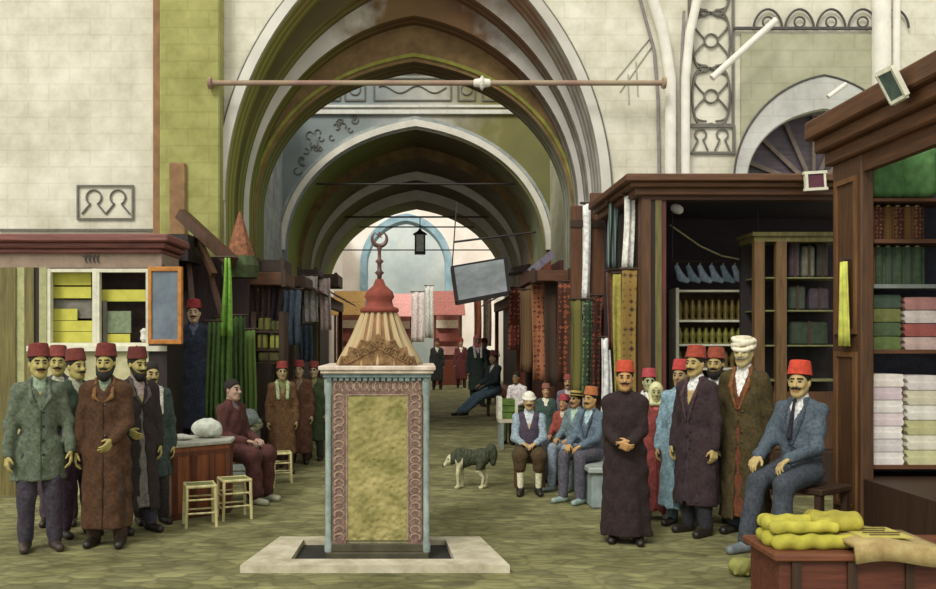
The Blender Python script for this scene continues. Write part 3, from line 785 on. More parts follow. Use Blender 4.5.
struct(mb, 'trim_6', M_LINE)
# stippled arabesque on the left of the tympanum
mb = MB(); rnd = random.Random(3)
for k in range(70):
    x = rnd.uniform(-2.65, -1.1); z = rnd.uniform(4.6, 6.1)
    if ((x - CXN) / 2.85) ** 2 + ((z - 3.45) / 2.6) ** 2 < 1.02: continue
    q = rnd.uniform(.03, .06); a = rnd.uniform(0, 6)
    mb.tube([(x + q * (1 + t * .15) * math.cos(a + t), 17.985, z + q * (1 + t * .15) * math.sin(a + t)) for t in np.linspace(0, 4.4, 9)], .011, 5)
struct(mb, 'trim_7', M_LINE)

# left pier in front of the wall, and a moulded shaft at right with flaring ribs
mb = MB(); mb.box(gx(160, 11.75), CXN - 2.52, 11.72, 12, 0, 7.2); struct(mb, 'wall_pier_left', M_OLIVE, bev=.02)
mb = MB(); mb.box(gx(152, 11.75), gx(160, 11.75), 11.78, 12, 0, 6.6); mb.box(gx(170, 11.7), gx(186, 11.7), 11.66, 11.72, 0, gz(163, 11.7)); struct(mb, 'trim_8', mat('pier_brown', '#8a6a48', var=.3, scale=4), bev=.015)
mb = MB()
for dx, r in ((0, .075), (.20, .06)):
    x = gx(671, 11.85) + dx
    mb.tube([(x + .05, 11.9, 3.3), (x + .02, 11.88, 3.55), (x, 11.88, 3.9), (x, 11.88, 5.1), (x - (.10 if dx == 0 else -.05), 11.86, 5.7), (x - (.30 if dx == 0 else -.18), 11.82, 6.3), (x - (.6 if dx == 0 else -.4), 11.75, 6.9)], r, 10)
struct(mb, 'trim_9', M_RIB, smooth=True, angle=.9)
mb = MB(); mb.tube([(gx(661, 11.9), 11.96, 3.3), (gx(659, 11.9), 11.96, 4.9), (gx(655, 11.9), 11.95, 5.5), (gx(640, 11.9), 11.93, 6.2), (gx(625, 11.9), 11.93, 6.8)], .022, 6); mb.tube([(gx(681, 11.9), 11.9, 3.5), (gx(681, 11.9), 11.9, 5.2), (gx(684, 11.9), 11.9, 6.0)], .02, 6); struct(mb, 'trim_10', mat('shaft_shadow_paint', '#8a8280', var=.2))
# right-hand wall field, stencilled strip, keyhole panel, frieze of scallops
XA, XB = gx(741, 11.97), gx(872, 11.97)
mb = MB(); tym = [(XA, 3.2), (XB + .1, 3.2), (XB + .1, 5.72), (XA, 5.72)]
mb.slab_xz(tym, [lun_hole2 := [(LC - 1.01, 3.3)] + arch_pts(1.01, 3.75, 4.70, 18, LC) + [(LC + 1.01, 3.3)]], 11.96, 12.0)
struct(mb, 'wall_field_right', plaster('field_olive_grey', '#a3a284', '#86856c', tint='#b4b39a'))
# grey blind arch band round the lunette
arch_band('trim_11', 11.93, 11.96, 1.03, 3.75, 4.72, .16, M_GREY, cx=LC, low=.4, wv=.43)
mb = MB(); A = arch_pts(1.20, 3.75, 5.16, 20, LC); mb.tube([(x, 11.925, z) for x, z in A], .014, 6); struct(mb, 'trim_12', M_LINE2)
mb = MB()
def rect(x0, x1, z0, z1, y, r=.014):
    for z in (z0, z1): mb.box(x0 - r, x1 + r, y - .02, y, z - r, z + r)
    for x in (x0, x1): mb.box(x - r, x + r, y - .02, y, z0, z1)
s0, s1 = gx(689, 11.98), gx(733, 11.98); yy = 11.985
rect(s0, s1, gz(125, yy), 7.0, yy); rect(s0 - .03, s1 + .01, gz(153, yy), gz(126.5, yy), yy)
cx = (s0 + s1) / 2; zb = gz(125, yy)
for k in range(4):   # knotted star panels up the strip
    zc = zb + .38 + k * .74
    for sg in (-1, 1):
        mb.tube([(cx + sg * .25 * math.sin(t), yy - .008, zc + .36 * math.cos(t) + .1 * math.sin(2 * t)) for t in np.linspace(0, PI, 14)], .017, 5)
        mb.tube([(cx + sg * (.06 + .17 * abs(math.sin(2 * t))), yy - .008, zc + .33 * math.cos(t)) for t in np.linspace(0, PI, 18)], .013, 5)
    mb.tube([(cx + .09 * math.cos(t), yy - .008, zc + .09 * math.sin(t)) for t in np.linspace(0, 2 * PI, 13)], .014, 5)
for c in (cx - .14, cx + .15):   # keyholes
    zc = gz(137, yy)
    mb.tube([(c - .10, yy - .008, gz(151, yy)), (c - .035, yy - .008, zc - .04)] + [(c + .075 * math.sin(t), yy - .008, zc + .03 - .075 * math.cos(t)) for t in np.linspace(-.5 - 0, -2 * PI + .5, 14)] + [(c + .035, yy - .008, zc - .04), (c + .10, yy - .008, gz(151, yy))], .013, 5)
struct(mb, 'trim_13', M_LINE)
mb = MB(); yy = 11.95
mb.box(XA - .1, XB + .1, 11.93, 11.96, gz(29.5, yy), gz(27.5, yy))
for k in range(5):
    c = XA + .35 + k * .42
    mb.tube([(c + .19 * math.cos(t), yy, gz(28, yy) + .2 * math.sin(t) * (1 + .25 * math.sin(t))) for t in np.linspace(0, PI, 14)], .016, 5)
    mb.tube([(c + .07 * math.cos(t), yy, gz(22, yy) + .07 * math.sin(t)) for t in np.linspace(0, 2 * PI, 12)], .013, 5)
struct(mb, 'trim_14', M_LINE2)
mb = MB(); x = gx(882, 11.9); mb.tube([(x, 11.92, 3.5), (x, 11.92, 6.9)], .12, 12); mb.tube([(x + .2, 11.92, 3.5), (x + .2, 11.92, 6.9)], .05, 10); struct(mb, 'trim_15', M_RIB, smooth=True, angle=.9)
# faint chevron fold lines beside the tie rod, left stencil panel
mb = MB(); yy = 11.99
m2 = MB()
for a, b in (((614, 82), (650, 38)), ((620, 92), (652, 46)), ((650, 38), (655, 60)), ((636, 62), (638, 96)), ((628, 74), (629, 104))):
    m2.tube([(gx(a[0], yy), yy, gz(a[1], yy)), (gx(b[0], yy), yy, gz(b[1], yy))], .009, 5)
struct(m2, 'trim_19', mat('stencil_faint', '#a8a598', var=.2, bump=0))
rect(gx(78, yy), gx(133, yy), gz(219, yy), gz(186, yy), yy, .012)
for c in (gx(94, yy), gx(118, yy)):
    zc = gz(199, yy)
    mb.tube([(c - .16, yy - .006, gz(214, yy)), (c - .06, yy - .006, zc - .08)] + [(c + .10 * math.sin(t), yy - .006, zc + .02 - .10 * math.cos(t)) for t in np.linspace(-.5, -2 * PI + .5, 14)] + [(c + .06, yy - .006, zc - .08), (c + .16, yy - .006, gz(214, yy))], .013, 5)
mb.box(-5.6, -3.55, 11.97, 12, gz(231, yy), gz(229, yy))
struct(mb, 'trim_16', M_LINE)
# lunette window behind the wall: dark boards with radial bars
mb = MB(); mb.slab_xz([(4.2, 2.95)] + arch_pts(1.2, 3.75, 4.9, 16, LC) + [(6.6, 2.95)], [], 12.3, 12.4)
w = struct(mb, 'window_1', wood('lunette_boards', '#4a4048', axis='x'))
mb = MB()
for k in range(9):
    t = PI * k / 8; mb.bar((LC + .12 * math.cos(t), 12.27, 3.72 + .12 * math.sin(t)), (LC + 1.02 * math.cos(t), 12.27, 3.72 + .98 * math.sin(t)), .035, .05)
mb.build('glazing_bar', mat('lunette_bar', '#6e6258'), w)
# closing wall at the end of the street, with its blue arched doorway
M_FAR = mat('far_plaster', '#efe3d6', var=.06, scale=.8, tint='#fbf6ee', bump=0)
cxf = gx(406, 40); A = arch_pts(1.75, 5.0, 6.95, 16, cxf)
mb = MB(); mb.slab_xz([(-9, 0), (cxf - 1.75, 0)] + A + [(cxf + 1.75, 0), (9, 0), (9, 12), (-9, 12)], [], 40, 41.2)
o = mb.build('wall_back', [M_FAR, mat('far_blue', '#7fa3b5', var=.15, scale=1.5, tint='#a9c4cf', bump=0)])
o.data.update()
for p in o.data.polygons: p.material_index = 0 if abs(p.normal.y) > .9 or abs(p.center.x) > 5 else 1
tag(o, kind='structure')
arch_band('trim_17', 39.9, 40, 1.75, 5.0, 6.95, .28, MATS['far_blue'], cx=cxf, low=4.9)
mb = MB(); mb.box(-5, 5, 48.0, 48.3, 0, 9); struct(mb, 'wall_beyond', mat('beyond_blue', '#c3d2d6', var=.08, scale=.6, tint='#e3eae8', bump=0))
mb = MB(); mb.box(-3.9, -3.4, 24.2, 40, 0, 6.5); struct(mb, 'wall_far_left', M_FAR)
mb = MB(); mb.box(3.3, 3.8, 24.2, 40, 0, 6.5); struct(mb, 'wall_far_right', M_FAR)

# ================================================================ lights, sky, camera
w = bpy.data.worlds.new('World'); scene.world = w; w.use_nodes = True
bg = w.node_tree.nodes['Background']; bg.inputs[0].default_value = (*lin((.97, .965, .93)), 1); bg.inputs[1].default_value = 1.05
sun = bpy.data.lights.new('sun', 'SUN'); sun.energy = 2.1; sun.angle = .35; sun.color = (1, .96, .88)
so = bpy.data.objects.new('sun', sun); C.objects.link(so); so.rotation_euler = Vector((.42, .72, -.75)).to_track_quat('-Z', 'Y').to_euler()
cam = bpy.data.cameras.new('camera'); cam.lens = 36 * F / 936; cam.sensor_width = 36; cam.sensor_fit = 'HORIZONTAL'
cam.shift_x = (468 - VX) / 936; cam.shift_y = (VY - 294.5) / 936; cam.clip_start = .05; cam.clip_end = 300
co = bpy.data.objects.new('camera', cam); C.objects.link(co); co.location = (0, 0, H); co.rotation_euler = (PI / 2, 0, 0)
scene.camera = co
scene.view_settings.view_transform = 'Standard'; scene.view_settings.look = 'None'; scene.view_settings.gamma = 1; scene.view_settings.exposure = 0
scene.cycles.use_denoising = True
# ================================================================ THINGS
W_DARK = wood('wood_dark', '#3a2618'); W_BROWN = wood('wood_brown', '#593a21'); W_RED = wood('wood_redbrown', '#6a3a24')
W_BLACK = wood('wood_black', '#241a17'); W_X = wood('wood_brown_long', '#5e3d24', axis='x'); W_Y = wood('wood_brown_deep', '#5e3d24', axis='y')
W_OLIVE = wood('wood_olive', '#6d6436'); W_PALE = wood('wood_pale', '#c9bf8c'); W_MAROON = wood('wood_maroon', '#7a4a42', axis='x')
M_IRON = mat('iron', '#3a3434', rough=.5, bump=0); M_WFRAME = mat('white_frame', '#d8d6c0', var=.12)
M_STONE = mat('pale_stone', '#b9b296', var=.18, scale=7, tint='#d6cfb6'); M_STONE2 = mat('grey_stone', '#7f8782', var=.25, scale=6)
M_GLASSD = mat('dim_glass', '#66727c', var=.3, scale=4, rough=.25, bump=0); M_GOLD = mat('brass', '#6e5f30', var=.4, scale=30, rough=.35, metal=.35)
M_YEL = mat('paper_yellow', '#c6c254', var=.12, scale=8, bump=0)

# ---------------------------------------------------------------- fountain
FX = -.32
ft = empty('fountain', (FX, 7.1, 0), 0, 'stone street fountain pillar with carved panel, fluted dome and crescent finial', 'fountain')
mb = MB()
ou = [(-1.274 - FX, 6.37 - 7.1), (.637 - FX, 6.37 - 7.1), (.487 - FX, .21), (-1.137 - FX, .21)]
inn = [(-.94 - FX, 6.56 - 7.1), (.25 - FX, 6.56 - 7.1), (.205 - FX, .09), (-.93 - FX, .09)]
for i in range(4):
    j = (i + 1) % 4; mb.prism_xy([ou[i], ou[j], inn[j], inn[i]], 0, .055)
mb.build('kerb_slab', mat('slab_stone', '#b5ac8e', var=.2, scale=6, tint='#d2cbb4'), ft)
mb = MB(); mb.prism_xy(inn, 0, .012); mb.build('basin', mat('basin_dark', '#2a2822', var=.3), ft)
M_FST = mat('fountain_stone', '#8a8464', var=.3, scale=9, tint='#a9a27c'); M_CARV = mat('fountain_carving', '#6f544c', var=.35, scale=25, tint='#8f7468')
M_PANEL = mat('fountain_panel', '#8a8648', var=.3, scale=7, tint='#aea26a')
PW = .355
mb = MB(); mb.box(-PW, PW, -.335, .37, .01, 1.40); mb.build('pillar', M_FST, ft, bev=.008)
mb = MB(); mb.box(-PW - .03, PW + .03, -.375, .41, .0, .06); mb.box(-PW - .015, PW + .015, -.358, .39, .06, .12); mb.build('base_moulding', mat('fountain_base', '#4a4634', var=.3, scale=9), ft, bev=.008)
mb = MB(); mb.box(-.225, .225, -.348, -.33, .15, 1.23); mb.build('panel', M_PANEL, ft)
nt = M_PANEL.node_tree; v_ = nt.nodes.new('ShaderNodeTexVoronoi'); v_.inputs['Scale'].default_value = 26; v_.feature = 'SMOOTH_F1'
nt.links.new(nt.nodes['Texture Coordinate'].outputs['Object'], v_.inputs['Vector']); nt.links.new(v_.outputs['Distance'], nt.nodes['Bump'].inputs['Height']); nt.nodes['Bump'].inputs['Strength'].default_value = .8
# carved border: running scrolls either side and across the top
mb = MB()
for x0, x1, z0, z1 in ((-.335, -.235, .12, 1.34), (.235, .335, .12, 1.34), (-.335, .335, 1.245, 1.36)): mb.box(x0, x1, -.352, -.33, z0, z1)
bd = mb.build('border', M_CARV, ft, bev=.004)
mb = MB()
for sg in (-1, 1):
    for k in range(19):
        z = .17 + k * .058; c = sg * .285
        mb.tube([(c + sg * .036 * math.cos(t), -.354, z + .028 * math.sin(t)) for t in np.linspace(-.6, 4.2, 9)], [.010 - .0007 * i for i in range(9)], 6)
for k in range(13):
    c = -.30 + k * .05; mb.tube([(c + .021 * math.cos(t), -.354, 1.30 + .036 * math.sin(t)) for t in np.linspace(-.6, 4.4, 9)], .008, 6)
for sg in (-1, 1): mb.tube([(sg * .229, -.352, .15), (sg * .229, -.352, 1.24)], .007, 6)
mb.tube([(-.229, -.352, 1.238), (.229, -.352, 1.238)], .007, 6)
mb.build('scrollwork', mat('fountain_scroll', '#93786a', var=.4, scale=30, tint='#ad9880'), bd)
for sg in (-1, 1):
    mb = MB(); mb.lathe([(.030, .06), (.032, .12), (.024, .16), (.024, 1.22), (.032, 1.25), (.034, 1.36)], cx=sg * (PW + .012), cy=-.34, n=12)
    mb.build('colonnette', mat('colonnette_stone', '#8d9a94', var=.3, scale=10), ft, smooth=True, angle=.6)
mb = MB(); mb.box(-PW - .045, PW + .045, -.385, .415, 1.375, 1.40)
for k in range(17): c = -.36 + k * .045; mb.box(c - .013, c + .013, -.378, -.33, 1.345, 1.375)
mb.box(-PW - .03, PW + .03, -.372, .40, 1.365, 1.38); mb.build('dentil_course', mat('dentil_stone', '#6f7f7c', var=.3, scale=12), ft)
mb = MB(); mb.box(-PW - .065, PW + .065, -.41, .44, 1.40, 1.425); mb.box(-PW - .08, PW + .08, -.425, .455, 1.425, 1.455); mb.build('cornice', mat('cornice_stone', '#c9b6a0', var=.25, scale=9, tint='#e0d4c4'), ft, bev=.006)
# carved cresting under the dome
mb = MB()
crest = [(-.30, 1.455), (.30, 1.455), (.28, 1.53), (.235, 1.52), (.22, 1.60), (.16, 1.585), (.13, 1.655), (.07, 1.64), (0, 1.70), (-.07, 1.64), (-.13, 1.655), (-.16, 1.585), (-.22, 1.60), (-.235, 1.52), (-.28, 1.53)]
mb.slab_xz(crest, [], -.30, -.22)
for k in range(26):
    t = k / 25; x = -.25 + .5 * t; zt = 1.49 + .13 * (1 - abs(2 * t - 1)); 
    mb.tube([(x + .028 * math.cos(u), -.305, zt + .028 * math.sin(u)) for u in np.linspace(k, k + 4.4, 8)], .009, 5)
mb.build('cresting', mat('crest_brown', '#6a4a2c', var=.45, scale=28, tint='#94744a'), ft, bev=.006)
mb = MB(); fl = lambda i: max(.35, 1 - i / 14)
prof = [(.345, 1.455), (.335, 1.48), (.315, 1.52), (.285, 1.57), (.25, 1.63), (.215, 1.70), (.185, 1.77), (.16, 1.83), (.14, 1.87), (.135, 1.88)]
mb.lathe(prof, n=112, flute=(16, -.34, fl)); dm = mb.build('fluted_dome', [mat('dome_plaster', '#cdbf92', var=.3, scale=6, tint='#c2a07a'), mat('dome_groove', '#8a6a48', var=.3, scale=8)], ft, smooth=True)
for p in dm.data.polygons:
    t = math.atan2(p.center.y, p.center.x); p.material_index = 1 if abs(math.sin(t * 8)) > .80 else 0
mb = MB(); mb.lathe([(.145, 1.865), (.155, 1.88), (.15, 1.90), (.11, 1.915), (.10, 1.96), (.118, 1.99), (.105, 2.03), (.05, 2.08), (.03, 2.13)], n=28); mb.build('dome_cap', mat('dome_red', '#7c3a2c', var=.3, scale=10), ft, smooth=True)
mb = MB(); mb.lathe([(.018, 2.1), (.018, 2.16), (.038, 2.18), (.018, 2.20), (.016, 2.25), (.034, 2.27), (.015, 2.29), (.013, 2.36), (.022, 2.375), (.01, 2.39)], n=14); st = mb.build('spire', mat('spire_dark', '#54342c', rough=.4, bump=0), ft, smooth=True)
mb = MB(); zc = 2.45
mb.tube([(.058 * math.cos(t), 0, zc + .058 * math.sin(t)) for t in np.linspace(-PI * 1.32, PI * .32, 22)], [.004 + .014 * math.sin(PI * i / 21) for i in range(22)], 8)
mb.slab_xz([(r * math.sin(PI * k / 5), zc + .028 + r * math.cos(PI * k / 5)) for k in range(10) for r in [.034 if k % 2 == 0 else .014]], [], -.008, .008)
mb.build('crescent_and_star', MATS['spire_dark'], st)

# ---------------------------------------------------------------- tie rods, lantern, iron struts
def rod(px0, px1, py, Y, r, m, label, knot=None, name='tie_rod', py1=None):
    mb = MB(); a = pt(px0, py, Y); b = pt(px1, py1 if py1 else py, Y); mb.tube([a, b], r, 10)
    o = empty(name, a, 0, label, 'tie rod'); 
    for m_ in (mb,): m_.v = [tuple(Vector(v) - a) for v in m_.v]
    mb.build('bar', m, o, smooth=True, angle=.8)
    if knot:
        c = pt(knot, py, Y) - a; mb = MB()
        mb.lathe([(.02, -.12), (.05, -.10), (.06, -.03), (.10, 0), (.06, .03), (.05, .10), (.02, .12)], n=12, M=Matrix.Translation(c) @ Matrix.Rotation(PI / 2, 4, 'Y')); mb.build('turnbuckle', M_RIB, o)
        for q in (-1, 1):
            mb = MB(); cc = pt(px0 if q < 0 else px1, py, Y) - a; mb.lathe([(.03, -.03), (.075, -.02), (.075, .02), (.03, .03)], n=12, M=Matrix.Translation(cc) @ Matrix.Rotation(PI / 2, 4, 'Y')); mb.build('end_plate', m, o)
    return o
rod(210, 664, 83, 11.65, .034, mat('rod_pale', '#c8bd96', var=.35, scale=1.2, tint='#8d6660', bump=0), 'long pale iron tie rod with knotted turnbuckle across the great front arch', 482)
rod(296, 540, 184, 18.4, .02, M_IRON, 'thin dark tie rod low across the second arch, the highest of the far rods', name='tie_rod')
rod(330, 507, 217, 21.9, .022, M_IRON, 'thin dark tie rod across the far arches that carries the lantern', name='tie_rod')
rod(338, 500, 227, 23.2, .018, M_IRON, 'thin dark tie rod just below the rod that carries the lantern', name='tie_rod')
rod(322, 505, 250, 24.0, .016, M_IRON, 'thin dark tie rod, lowest across the farthest arch behind the crescent finial', name='tie_rod')
rod(454, 536, 242, 18.2, .022, M_IRON, 'short dark iron rod slanting out above the blue-grey hanging board', name='bracket_rod', py1=232)
o = rod(712, 776, 78, 11.6, .045, MATS['rib_white'], 'white slanting iron strut beside the stencilled strip, high on the right wall', name='wall_strut', py1=20)
rod(828, 846, 97, 11.6, .03, MATS['rib_white'], 'short white slanting strut above the lunette window', name='wall_strut', py1=84)
lx, lz = gx(420, 21.9), gz(243, 21.9)
lt = empty('hanging_lantern', (lx, 21.9, lz), 0, 'small glass street lantern hanging in the far archway', 'lantern')
mb = MB(); mb.tube([(0, 0, .28), (0, 0, gz(217, 21.9) - lz)], .012, 6); mb.build('chain', M_IRON, lt)
mb = MB(); mb.box(-.10, .10, -.10, .10, -.21, .20); mb.build('glass', mat('lantern_glass', '#cfd6d4', rough=.2, bump=0), lt)
mb = MB()
for sx in (-1, 1):
    for sy in (-1, 1): mb.bar((sx * .11, sy * .11, -.24), (sx * .11, sy * .11, .22), .035)
mb.box(-.13, .13, -.13, .13, -.27, -.22); mb.build('frame', M_IRON, lt)
mb = MB(); mb.lathe([(.18, .20), (.15, .24), (.05, .30), (.03, .34), (.01, .36)], n=12); mb.build('hood', M_IRON, lt)

# ---------------------------------------------------------------- left shop front
LY = 9.6
ls = empty('corner_shop', (gx(80, LY), LY, 0), 0, 'pale olive shop front with maroon cornice behind the row of men at left', 'shop')
ox = -gx(80, LY); 
def part(mb, name, m, p=ls, **k):
    mb.v = [(v[0] - p.location.x, v[1] - p.location.y, v[2] - p.location.z) for v in mb.v]; return mb.build(name, m, p, **k)
L0, L1 = gx(-25, LY), gx(168, LY)
mb = MB(); mb.box(L0, L1 + .05, LY - .20, LY + .7, gz(243, LY), gz(236, LY)); mb.box(L0, L1 + .0, LY - .13, LY + .7, gz(249, LY), gz(243, LY)); mb.box(L0, L1 - .05, LY - .08, LY + .7, gz(254, LY), gz(249, LY)); part(mb, 'cornice', W_MAROON, bev=.015)
mb = MB(); mb.box(L0, L1 - .06, LY - .03, LY + .65, gz(268, LY), gz(254, LY)); part(mb, 'frieze', mat('frieze_mauve', '#93806f', var=.2, scale=6))
mb = MB()
for k in range(4): mb.slab_xz([(gx(86 + k * 4, LY) + dx, gz(258, LY) + dz) for dx, dz in ((0, 0), (.03, -.05), (.012, -.05), (.02, .035))], [], LY - .045, LY - .03)
mb.box(gx(84, LY), gx(100, LY), LY - .045, LY - .03, gz(257, LY), gz(256, LY)); part(mb, 'carved_ornament', M_LINE2)
for a, b, m in ((-25, 18, W_OLIVE), (18, 27, mat('post_pale_olive', '#a8a878', var=.2)), (27, 36, W_OLIVE), (36, 41, W_BLACK), (41, 48, mat('post_pale_olive', '#a8a878')), (150, 168, W_BLACK)):
    mb = MB(); mb.box(gx(a, LY), gx(b, LY), LY - .04 - (.02 if m == W_OLIVE else 0), LY + .6, 0, gz(268, LY)); part(mb, 'post', m)
mb = MB(); mb.box(gx(48, LY), gx(150, LY), LY + .42, LY + .5, .0, gz(268, LY)); part(mb, 'back_panel', mat('shop_dark', '#3b2f2a', var=.3))
for a, b in ((48, 97), (97, 150)):
    mb = MB(); x0, x1 = gx(a, LY), gx(b, LY); z0, z1 = gz(347, LY), gz(269, LY); t = .035
    mb.box(x0, x0 + t, LY - .03, LY + .04, z0, z1); mb.box(x1 - t, x1, LY - .03, LY + .04, z0, z1); mb.box(x0, x1, LY - .03, LY + .04, z0, z0 + t * 1.3); mb.box(x0, x1, LY - .03, LY + .04, z1 - t, z1)
    fr = part(mb, 'window_frame', M_WFRAME)
def paper(a, b, c, d, m=M_YEL, y=LY + .1, name='paper_sheet'):
    mb = MB(); mb.box(gx(a, y), gx(b, y), y, y + .012, gz(d, y), gz(c, y)); return part(mb, name, m)
paper(52, 91, 273, 285); paper(51, 91, 287, 298); paper(51, 77, 309, 320); paper(51, 92, 321, 331); paper(51, 92, 332, 343)
paper(50, 93, 300, 318, mat('grey_panel', '#77736a'), LY + .14, 'blind'); paper(100, 146, 290, 301); paper(106, 131, 311, 333, mat('green_card', '#7b8a6c', var=.3, scale=20)); paper(106, 130, 334, 343)
mb = MB(); mb.box(gx(100, LY), gx(104, LY), LY + .08, LY + .1, gz(343, LY), gz(300, LY)); part(mb, 'paper_sheet', mat('grey_panel', '#77736a'))
mb = MB(); mb.lathe([(.03, 0), (.05, .03), (.04, .08), (.05, .12), (.02, .15)], cx=gx(139, LY), cy=LY + .2, cz=gz(342, LY), n=12); part(mb, 'white_jar', M_RIB)
mb = MB(); mb.box(gx(30, LY), gx(168, LY), LY - .09, LY + .3, gz(351, LY), gz(346, LY)); part(mb, 'sill', M_WFRAME)
mb = MB(); mb.box(gx(41, LY), gx(165, LY), LY - .03, LY + .3, 0, gz(351, LY)); part(mb, 'dado', mat('dado_cream', '#b9b48c', var=.25, scale=5))
# framed mirror on the shop's corner post
MY = 9.35
mr = empty('framed_mirror', pt(165, 305, MY), 0, 'tall blue-grey mirror in an orange wooden frame hung on the left shop', 'mirror')
x0, x1, z0, z1 = gx(149, MY), gx(182, MY), gz(344, MY), gz(267, MY); cxm, czm = mr.location.x, mr.location.z
mb = MB(); mb.box(x0 + .03, x1 - .03, MY - .01, MY + .02, z0 + .03, z1 - .03); part(mb, 'glass', M_GLASSD, mr)
mb = MB(); t = .045
mb.box(x0, x1, MY - .03, MY + .04, z0, z0 + t); mb.box(x0, x1, MY - .03, MY + .04, z1 - t, z1); mb.box(x0, x0 + t * .7, MY - .03, MY + .04, z0, z1); mb.box(x1 - t * .8, x1, MY - .03, MY + .04, z0, z1)
part(mb, 'frame', mat('frame_orange', '#b5793a', var=.3, scale=12), mr, bev=.006)
mb = MB(); mb.bar((gx(165, MY), MY + .03, z1 - .05), (gx(165, LY), LY - .07, z1 + .02), .03); part(mb, 'hanger', M_IRON, mr)

# ---------------------------------------------------------------- left stall with the platform, counter, cloths
pf = empty('stall_platform', (-2.75, 10.9, 0), 0, 'dark raised wooden stall platform behind the brown counter at left', 'platform')
mb = MB(); mb.box(-3.4, -2.22, 10.35, 11.58, .40, .47); part(mb, 'deck', W_DARK, pf)
mb = MB(); mb.box(-3.36, -2.28, 10.42, 11.55, 0, .40); part(mb, 'front_board', W_BLACK, pf)
bk = empty('boarded_screen', (-2.8, 11.62, 0), 0, 'dark boarded stall back with slanting roof timbers behind the man on the platform', 'stall')
mb = MB(); mb.box(-3.75, -2.2, 11.60, 11.66, 0, 2.72)
part(mb, 'boarding', wood('boards_dark', '#3a2a2c', var=.4), bk)
mb = MB(); mb.box(-3.2, -2.95, 10.42, 11.6, 2.3, 2.8); part(mb, 'side_board', W_BLACK, bk)
for a, b, w in (((181, 214), (233, 262), .13), ((196, 235), (214, 275), .07), ((186, 240), (192, 300), .06), ((204, 252), (226, 330), .05)):
    mb = MB(); mb.bar(pt(a[0], a[1], 11.3), pt(b[0], b[1], 10.9), w, w); part(mb, 'roof_timber', wood('timber_brown', '#4a3220'), bk)
mb = MB(); mb.box(gx(158, 11), gx(192, 11), 10.8, 11.5, gz(262, 11), gz(236, 11)); part(mb, 'roof_box', W_BLACK, bk)
# pointed reddish canopy top
cp = empty('pointed_canopy', pt(240, 262, 11.25), 0, 'small pointed red-brown canopy top above the green hanging cloths at left', 'canopy')
mb = MB(); a = pt(240, 211, 11.25); b = [pt(228, 258, 11.25), pt(252, 258, 11.25)]
bw = b[1].x - b[0].x
mb.lathe([(bw * .62, b[0].z), (bw * .45, b[0].z + .18), (bw * .22, a.z - .18), (.012, a.z)], cx=a.x, cy=11.25, n=8); part(mb, 'cloth_cone', mat('canopy_red', '#7a4a34', var=.45, scale=18, tint='#a06a48'), cp)
mb = MB(); mb.lathe([(bw * .75, b[0].z - .25), (bw * .8, b[0].z - .1), (bw * .64, b[0].z + .02)], cx=a.x, cy=11.25, n=12); part(mb, 'valance', mat('valance_green', '#3f4a2a', var=.4), cp)

def cloth(name, px0, px1, py0, py1, Y, col, label, cat, group=None, folds=5, depth=.032, m=None, taper=0, hem=0, yaw=0, n=30, thick=.012, rail=True, seed=0):
    """a hanging length of cloth with real folds; py0 top, py1 bottom"""
    x0, x1, zt, zb = gx(px0, Y), gx(px1, Y), gz(py0, Y), gz(py1, Y); cx = (x0 + x1) / 2
    rows = []; R = 9
    for i in range(R):
        t = i / (R - 1); row = []
        for j in range(n + 1):
            u = j / n; w = (x1 - x0) * (1 - taper * (1 - t)) ; x = (u - .5) * w + .015 * math.sin(3 * t + seed)
            y = depth * (.35 + .65 * t) * math.sin(u * folds * 2 * PI + seed + .6 * t) + .3 * depth * math.sin(u * folds * 4.6 + 2 * seed)
            row.append((x, y, (zb - zt) * t + hem * t * math.sin(u * 5 + seed)))
        rows.append(row)
    o = empty(name, (cx, Y, zt), yaw, label, cat, group)
    mb = MB(); mb.sheet(rows, thick); mb.build('cloth', m or mat('fab_' + col, col, var=.3, scale=16, rough=.95), o, smooth=True)
    if rail:
        mb = MB(); mb.tube([(-(x1 - x0) * .5 - .03, 0, .012), ((x1 - x0) * .5 + .03, 0, .012)], .016, 8); mb.build('rail', W_DARK, o)
    return o
cloth('hanging_cloth', 219, 233, 258, 336, 10.7, '#7fae45', 'long bright green cloth hung from the roof timber at left', 'cloth', folds=2, depth=.04, taper=.6, seed=1)
cloth('hanging_cloth', 207, 219, 322, 420, 10.4, '#48602f', 'dark green cloth hanging just right of the platform man', 'cloth', folds=3, seed=2)
cloth('hanging_cloth', 217, 232, 318, 430, 10.85, '#5c7f3a', 'mid green cloth hanging below the bright green one', 'cloth', folds=3, seed=3)
cloth('hanging_cloth', 232, 246, 316, 424, 11.05, '#42592c', 'deep green cloth hanging right of the seated red figure', 'cloth', folds=3, seed=4)
cloth('hanging_cloth', 244, 256, 330, 418, 11.3, '#6c8a42', 'light green striped cloth, rightmost of the green row', 'cloth', m=striped('green_stripe', ['#5f7a38', '#89a04e', '#46602e'], 22), folds=2, seed=5)
cloth('hanging_garment', 246, 257, 285, 332, 11.9, '#3b2a26', 'dark brown garment hanging under the plank beam, leftmost', 'garment', group='garments under the beam', folds=2, seed=6)
cloth('hanging_garment', 258, 269, 286, 336, 11.95, '#4d3a33', 'grey-brown garment hanging mid way under the plank beam', 'garment', group='garments under the beam', folds=2, seed=7)
cloth('hanging_garment', 270, 281, 286, 330, 12.0, '#372b31', 'plum garment hanging at the right under the plank beam', 'garment', group='garments under the beam', folds=2, seed=8)
cloth('hanging_cloth', 283, 301, 290, 345, 13.0, '#5d6a7a', 'dull blue cloth hanging beyond the garments at left', 'cloth', folds=3, seed=9)
cloth('hanging_cloth', 305, 318, 276, 322, 15.2, '#d4d2cc', 'white cloth hanging high at the left side of the street', 'cloth', folds=2, seed=10)
